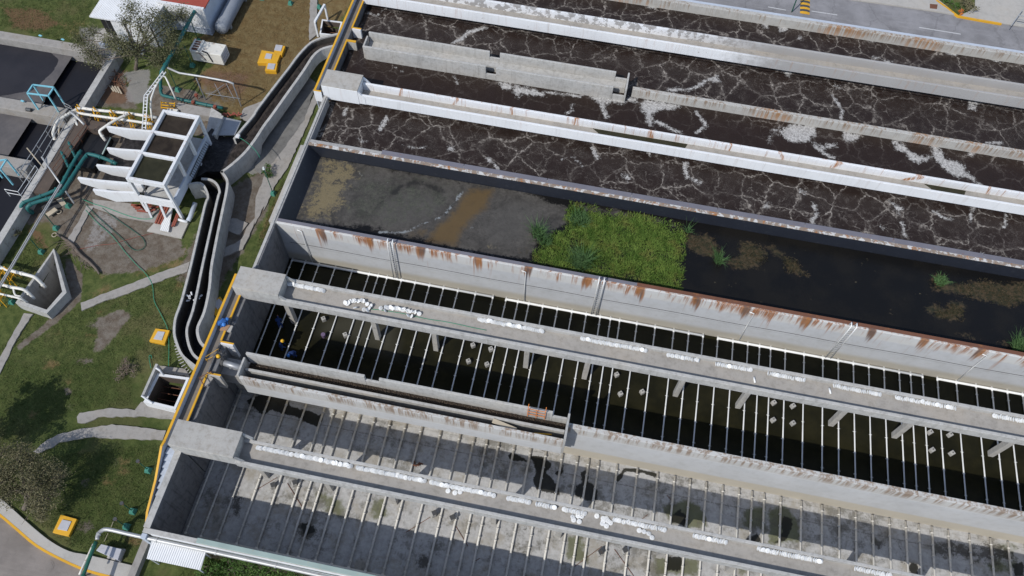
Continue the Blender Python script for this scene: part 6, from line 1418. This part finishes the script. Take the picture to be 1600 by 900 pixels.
t = thing('concrete_plinth', 'low grey concrete plinth with sloping top in the grass near the canopy', 'plinth', G(172, 862, 0))
q = GP([(150, 860), (158, 850), (190, 858), (184, 875)], .5); M().prism(q, -.05, .5).build('block', MT['lidgrey'], t, .02); M().prism(GP([(174, 855), (196, 858), (188, 878), (167, 872)], .1), -.05, .12).build('base', MT['conc_side'], t)
for (x0, y0), (x1, y1), lb in (((163, 846), (169, 833), 'thin pale stake in the grass by the plinth, lower'), ((173, 825), (177, 815), 'thin pale stake in the grass by the plinth, upper')):
    props(M().tube([G(x0, y0, .05), G(x1, y1, .1)], .015, 6).build('stake', MT['wood']), lb, 'stake')

# ------------------------------------------------------------------ vegetation
RN = np.random.default_rng(5)
def leaf_mesh(name, centres, sizes, m, parent=None, aspect=.55):
    """many small leaf faces, one quad per centre"""
    C = np.array(centres, float); n = len(C); S_ = np.array(sizes, float)[:, None]
    a = RN.normal(size=(n, 3)); a /= np.linalg.norm(a, axis=1)[:, None]
    b = RN.normal(size=(n, 3)); b -= (a * b).sum(1)[:, None] * a; b /= np.linalg.norm(b, axis=1)[:, None]
    V = np.stack([C - a * S_, C - b * S_ * aspect, C + a * S_, C + b * S_ * aspect], 1).reshape(-1, 3)
    off = np.array(LOC.get(parent.name, Vector((0, 0, 0)))) if parent is not None else np.zeros(3)
    me = bpy.data.meshes.new(name); f = np.arange(4 * n).reshape(-1, 4)
    me.from_pydata(((V - off) * K).tolist(), [], f.tolist()); me.update(); me.materials.append(m)
    o = bpy.data.objects.new(name, me); COL.objects.link(o)
    if parent is not None: o.parent = parent
    return o
def tree(name, label, base, clumps, m, nleaf, size, mtrunk='bark', r0=.16, cat='tree', bare=0, spread=.34):
    """clumps: (x, y, z, radius) foliage clumps joined to the trunk by limbs"""
    base = Vector(base); t = thing(name, label, cat, base)
    top = sum((Vector(c[:3]) for c in clumps), Vector()) / len(clumps); fork = base.lerp(Vector((top.x, top.y, top.z)), .5)
    tm = M(); mid = base.lerp(fork, .5) + Vector((.12, -.08, 0)); tm.tube([base, mid, fork], [r0, r0 * .8, r0 * .65], 9)
    for c in clumps:
        c3 = Vector(c[:3]); md = fork.lerp(c3, .5) + Vector((random.uniform(-.2, .2), random.uniform(-.2, .2), random.uniform(.0, .3)))
        tm.tube([fork, md, c3], [r0 * .5, r0 * .28, .02], 6)
        for k in range(3 + bare):
            e = c3 + Vector((random.gauss(0, 1), random.gauss(0, 1), random.gauss(0, .6))) * c[3] * .7; tm.tube([md.lerp(c3, random.uniform(.3, 1)), e], [.025, .008], 4)
    tm.build('trunk', MT[mtrunk], t)
    pts = []; sz = []
    tot = sum(c[3] ** 2 for c in clumps)
    for c in clumps:
        k = int(nleaf * c[3] ** 2 / tot); sub = max(4, int(k / 45))
        sc = RN.normal(size=(sub, 3)); sc /= np.linalg.norm(sc, axis=1)[:, None]; sc *= (RN.random(sub) ** .45)[:, None] * c[3]; sc[:, 2] *= .75
        idx = RN.integers(0, sub, k)
        p = np.array(c[:3]) + sc[idx] + RN.normal(size=(k, 3)) * c[3] * spread * .45
        pts.append(p); sz.append(size * (.6 + .8 * RN.random(k)))
    leaf_mesh('crown', np.concatenate(pts), np.concatenate(sz), MT[m], t)
    return t
def cl(pts, ox=0, oy=0, s=1): return [tuple(G(ox + a / s, oy + b / s, z)) + (r,) for a, b, z, r in pts]
tree('tree', 'sparse olive leaved tree in front of the white shed at the top', G(212, 108, 0),
     cl([(128, 62, 2.2, .55), (140, 82, 1.8, .6), (150, 95, 1.4, .5), (185, 70, 3.0, .7), (172, 62, 2.6, .5), (198, 72, 3.2, .6), (228, 62, 3.6, .6), (222, 35, 4.2, .6), (205, 12, 4.6, .55), (240, 25, 4.4, .55), (262, 28, 3.6, .6), (262, 50, 3.3, .65), (285, 22, 3.2, .5), (268, 72, 2.8, .6), (250, 82, 2.6, .55), (255, 98, 2.0, .5), (242, 95, 2.0, .5), (212, 85, 2.6, .45), (145, 48, 2.6, .4), (195, 30, 4.2, .4)]), 'leaf_olive', 17000, .055, r0=.15, bare=2, spread=1.15)
tree('tree', 'pale dry leaved tree by the yellow kerb at the lower left', G(38, 795, 0),
     cl([(10, 740, 2.6, .8), (32, 722, 2.9, .75), (12, 768, 2.2, .75), (45, 745, 2.8, .7), (28, 705, 2.5, .55), (60, 765, 2.3, .75), (72, 735, 2.6, .6), (92, 742, 2.2, .5), (78, 780, 1.7, .6), (55, 785, 1.8, .6), (62, 800, 1.2, .45), (-15, 755, 2.5, .9), (-10, 710, 2.6, .7), (48, 715, 2.6, .5), (85, 755, 2.0, .45)]), 'leaf_dry', 22000, .042, r0=.15, bare=3, spread=.7)
tree('tree', 'dark green tree beyond the left edge casting a shadow on the lawn', G(-120, 742, 0),
     cl([(-100, 690, 4.5, 1.3), (-130, 670, 5.0, 1.3), (-155, 690, 4.6, 1.2), (-115, 650, 4.6, 1.1), (-120, 710, 4.0, 1.1), (-85, 665, 4.4, .9)]), 'leaf_green', 5000, .11, r0=.2)
tree('bush', 'dry leafless brown bush in the lawn left of the square chamber', G(197, 585, 0), cl([(190, 575, .35, .35), (202, 570, .4, .35), (196, 562, .45, .3), (208, 580, .3, .3), (188, 588, .25, .3)]), 'twig', 900, .035, 'twig', .04, 'bush', 4, .7)
tree('bush', 'small dark bush at the foot of the mottled basin wall', G(20, 368, 0), cl([(17, 360, .5, .32), (25, 365, .4, .3), (14, 368, .35, .25)]), 'leaf_olive', 500, .05, 'bark', .04, 'bush', 2, .6)
tree('bush', 'small green bush at the foot of the taller lamp post', G(420, 268, 0), cl([(417, 262, .5, .3), (421, 270, .4, .3), (414, 268, .4, .25), (418, 276, .3, .25)]), 'leaf_green', 550, .05, 'bark', .03, 'bush', 1, .6)
tree('bush', 'grey green shrub on the corner of the far pavement', G(1515, 12, 0), cl([(1513, 6, .6, .45), (1518, 12, .5, .4), (1510, -2, .8, .5)]), 'leaf_dry', 700, .06, 'bark', .05, 'bush', 2, .6)
tree('bush', 'low green plants on the corner of the far pavement', G(1486, 6, 0), cl([(1482, 2, .25, .4), (1492, 9, .2, .35), (1476, -4, .3, .4)]), 'leaf_green', 700, .06, 'bark', .03, 'bush', 1, .6)
tree('bush', 'small orange red plant beside the yellow kerb', G(1502, 19, 0), cl([(1501, 15, .3, .22), (1504, 17, .25, .2), (1500, 20, .2, .2)]), 'orange', 260, .05, 'bark', .03, 'bush', 1, .6)
for k, (x, y, lb) in enumerate(((330, 892, 'green shrub against the canopy under the front wall'), (365, 884, 'green shrub under the front wall, second from the canopy'), (402, 893, 'green shrub under the front wall, third from the canopy'), (445, 897, 'green shrub under the front wall, farthest from the canopy'))):
    tree('bush', lb, G(x, y, 0), cl([(x - 10, y - 6, .4, .45), (x + 8, y - 4, .35, .45), (x, y + 8, .3, .5), (x + 14, y + 8, .25, .4), (x - 16, y + 10, .2, .4)]), 'leaf_green', 1500, .055, 'bark', .03, 'bush', 0, .7)
p = G(1560, 45, 0); t = thing('gate', 'grey steel gate frame at the right end of the far pavement', 'gate', p)
for (x0, y0, z0, x1, y1, z1) in ((1580, 40, .1, 1600, 12, .1), (1580, 40, 1.1, 1600, 12, 1.1), (1580, 40, .1, 1580, 40, 1.1), (1590, 36, .1, 1640, 44, .1), (1590, 30, .6, 1640, 38, .6), (1592, 24, 1.1, 1640, 32, 1.1)):
    a, b = G(x0, y0, z0), G(x1, y1, z1)
    if z0 != z1: b = Vector((a.x, a.y, z1))
    M().beam(a, b, .07).build('bar', MT['galv'], t)
def blades(name, poly, n, z, h, wd, m, lean=.35, parent=None, avoid=(), jit=0):
    q = np.array([(a[0], a[1]) for a in poly]); lo_, hi_ = q.min(0), q.max(0); P = lo_ + (hi_ - lo_) * RN.random((int(n * 2.2), 2))
    d = poly_sd(P, poly)
    if jit: d = d + jit * .55 * np.array([mnoise.noise(Vector((a * 1.3, b * 1.3, 5))) + .6 * mnoise.noise(Vector((a * 3.7, b * 3.7, 2))) for a, b in P])
    keep = d > RN.random(len(P)) * jit - jit * .4
    for a in avoid: keep &= poly_sd(P, a) < 0
    P = P[keep][:n]; n = len(P); hh = h * (.5 + RN.random(n))
    if jit: hh = hh * np.array([.85 + .75 * mnoise.noise(Vector((a * .9, b * .9, 1))) for a, b in P]).clip(.35, 1.6)
    an = RN.random(n) * 6.283; ln = lean * hh * (.3 + RN.random(n)); a2 = RN.random(n) * 6.283
    dx, dy = np.cos(an) * wd, np.sin(an) * wd; o3 = np.column_stack([P, np.full(n, z)])
    zz = np.zeros(n)
    V = np.stack([o3 + np.column_stack([dx, dy, zz]), o3 - np.column_stack([dx, dy, zz]), o3 + np.column_stack([np.cos(a2) * ln * .4 - dx * .7, np.sin(a2) * ln * .4 - dy * .7, hh * .6]), o3 + np.column_stack([np.cos(a2) * ln * .4 + dx * .7, np.sin(a2) * ln * .4 + dy * .7, hh * .6]), o3 + np.column_stack([np.cos(a2) * ln, np.sin(a2) * ln, hh])], 1).reshape(-1, 3)
    i = np.arange(n) * 5; f4 = np.stack([i, i + 1, i + 2, i + 3], 1).tolist(); f3 = np.stack([i + 3, i + 2, i + 4], 1).tolist()
    off = np.array(LOC.get(parent.name, Vector((0, 0, 0)))) if parent is not None else np.zeros(3)
    me = bpy.data.meshes.new(name); me.from_pydata(((V - off) * K).tolist(), [], f4 + f3); me.update(); me.materials.append(m)
    o = bpy.data.objects.new(name, me); COL.objects.link(o)
    if parent is not None: o.parent = parent
    return o
isl = GP([(360, 400), (430, 372), (480, 415), (580, 430), (650, 450), (800, 445), (920, 470), (1000, 510), (1060, 560), (1075, 640), (1050, 720), (1060, 800), (1060, 960), (900, 930), (650, 880), (400, 830), (150, 740), (130, 690), (240, 590), (330, 560), (350, 480)], pz, 800, 225, 4)
props(blades('marsh_grass', isl, 42000, pz - .02, .2, .017, MT['blade'], .9, jit=.9), 'dense bright green marsh grass island floating in the pond', 'marsh grass', None, 'stuff')
veg_stuff = []
def reed(label, x, y, n, r, h):
    p = G(x, y, pz); t = thing('reed_clump', label, 'reeds', p); 
    ring = [Vector((p.x + r * math.cos(a), p.y + r * math.sin(a), 0)) for a in np.linspace(0, 6.28, 10)[:-1]]
    blades('leaves', ring, n, pz - .02, h, .022, MT['reed'], 1.1, t)
reed('tall blue green reeds at the left tip of the grass island', 841, 368, 260, .42, .75); reed('second small reed clump left of the grass island', 852, 380, 120, .3, .5)
reed('dark green reed clump in the lower part of the grass island', 908, 412, 420, .6, .8); reed('bright clump of tall grass at the upper corner of the island', 905, 345, 420, .6, .5)
reed('pale reed clump standing in the dark water right of the island', 1122, 408, 150, .3, .6); reed('green reeds at the right edge of the pond', 1592, 544, 300, .5, .7); reed('bright green clump at the left end of the far weed mat', 1468, 440, 220, .4, .4); reed('thin pale reeds beside the right edge of the island', 1074, 362, 50, .15, .6)
mats = [pp([(1080, 540), (1130, 560), (1220, 570), (1290, 640), (1310, 720), (1200, 700), (1110, 660), (1075, 620)], 800, 225)[1], pp([(1430, 620), (1500, 610), (1600, 680), (1540, 770), (1400, 780), (1350, 740), (1410, 700)], 800, 225)[1], pp([(110, 700), (180, 730), (250, 830), (130, 800), (90, 740)], 1200, 225)[1],
        pp([(1150, 880), (1310, 860), (1540, 870), (1700, 900), (1700, 960), (1500, 1020), (1250, 950)], 1200, 225)[1], pp([(1040, 120), (1100, 140), (1160, 100), (1220, 110), (1210, 180), (1140, 200), (1050, 170)], 1200, 450)[1]]
for k, (mt_, n, lb) in enumerate(zip(mats, (900, 900, 500, 1500, 700), ('brown green weed mat nearest the grass island', 'brown weed mat second from the grass island', 'small weed mat under the liner wall', 'long reddish weed mat at the right edge of the pond', 'reddish kidney shaped weed mat in black water'))):
    props(blades('weed_mat', mt_, n, pz, .07, .02, MT['blade_brown'], 1.6, jit=.9), lb, 'weeds', None, 'stuff')
lawns = [GP([(-30, 575), (40, 500), (130, 480), (290, 425), (270, 560), (225, 630), (110, 645), (0, 700), (-30, 690)], 0), GP([(0, 700), (60, 715), (250, 692), (228, 830), (205, 875), (110, 855), (0, 775)], 0), GP([(285, 880), (330, 866), (640, 930), (640, 1000), (260, 960)], 0), GP([(0, 0), (145, 0), (130, 70), (0, 40)], 0), GP([(0, 400), (60, 370), (75, 395), (30, 460), (0, 470)], 0), GP([(440, 280), (455, 285), (415, 380), (400, 385)], 0)]
av = [lay['dirt'][1][1], lay['dirt'][2][1], GP([(120, 652), (125, 646), (175, 638), (275, 643), (275, 657), (225, 651), (135, 662)], 0), GP([(52, 706), (75, 687), (100, 677), (135, 669), (175, 664), (260, 673), (255, 688), (140, 683), (92, 692), (57, 709)], 0), GP([(232, 512), (267, 515), (258, 540), (231, 535)], 0), GP([(93, 803), (122, 810), (108, 841), (79, 834)], 0), GP([(205, 560), (300, 570), (300, 660), (205, 645)], 0)]
for lw, n in zip(lawns, (17000, 13000, 7000, 5000, 2500, 1800)): props(blades('grass', lw, n, -.02, .075, .013, MT['lawn'], 1.2, None, av), 'short tufted green lawn', 'grass', None, 'stuff')
dryp = GP([(352, 0), (483, 0), (483, 60), (440, 110), (385, 180), (330, 150), (320, 110), (360, 100)], 0)
props(blades('grass', dryp, 9000, -.02, .07, .012, MT['straw'], 1.3, None, [GP([(400, 76), (412, 66), (450, 68), (438, 115), (405, 115)], 0)]), 'dry straw coloured grass at the top', 'grass', None, 'stuff')
print('discs', NDISC[0], 'rest', len(rest))
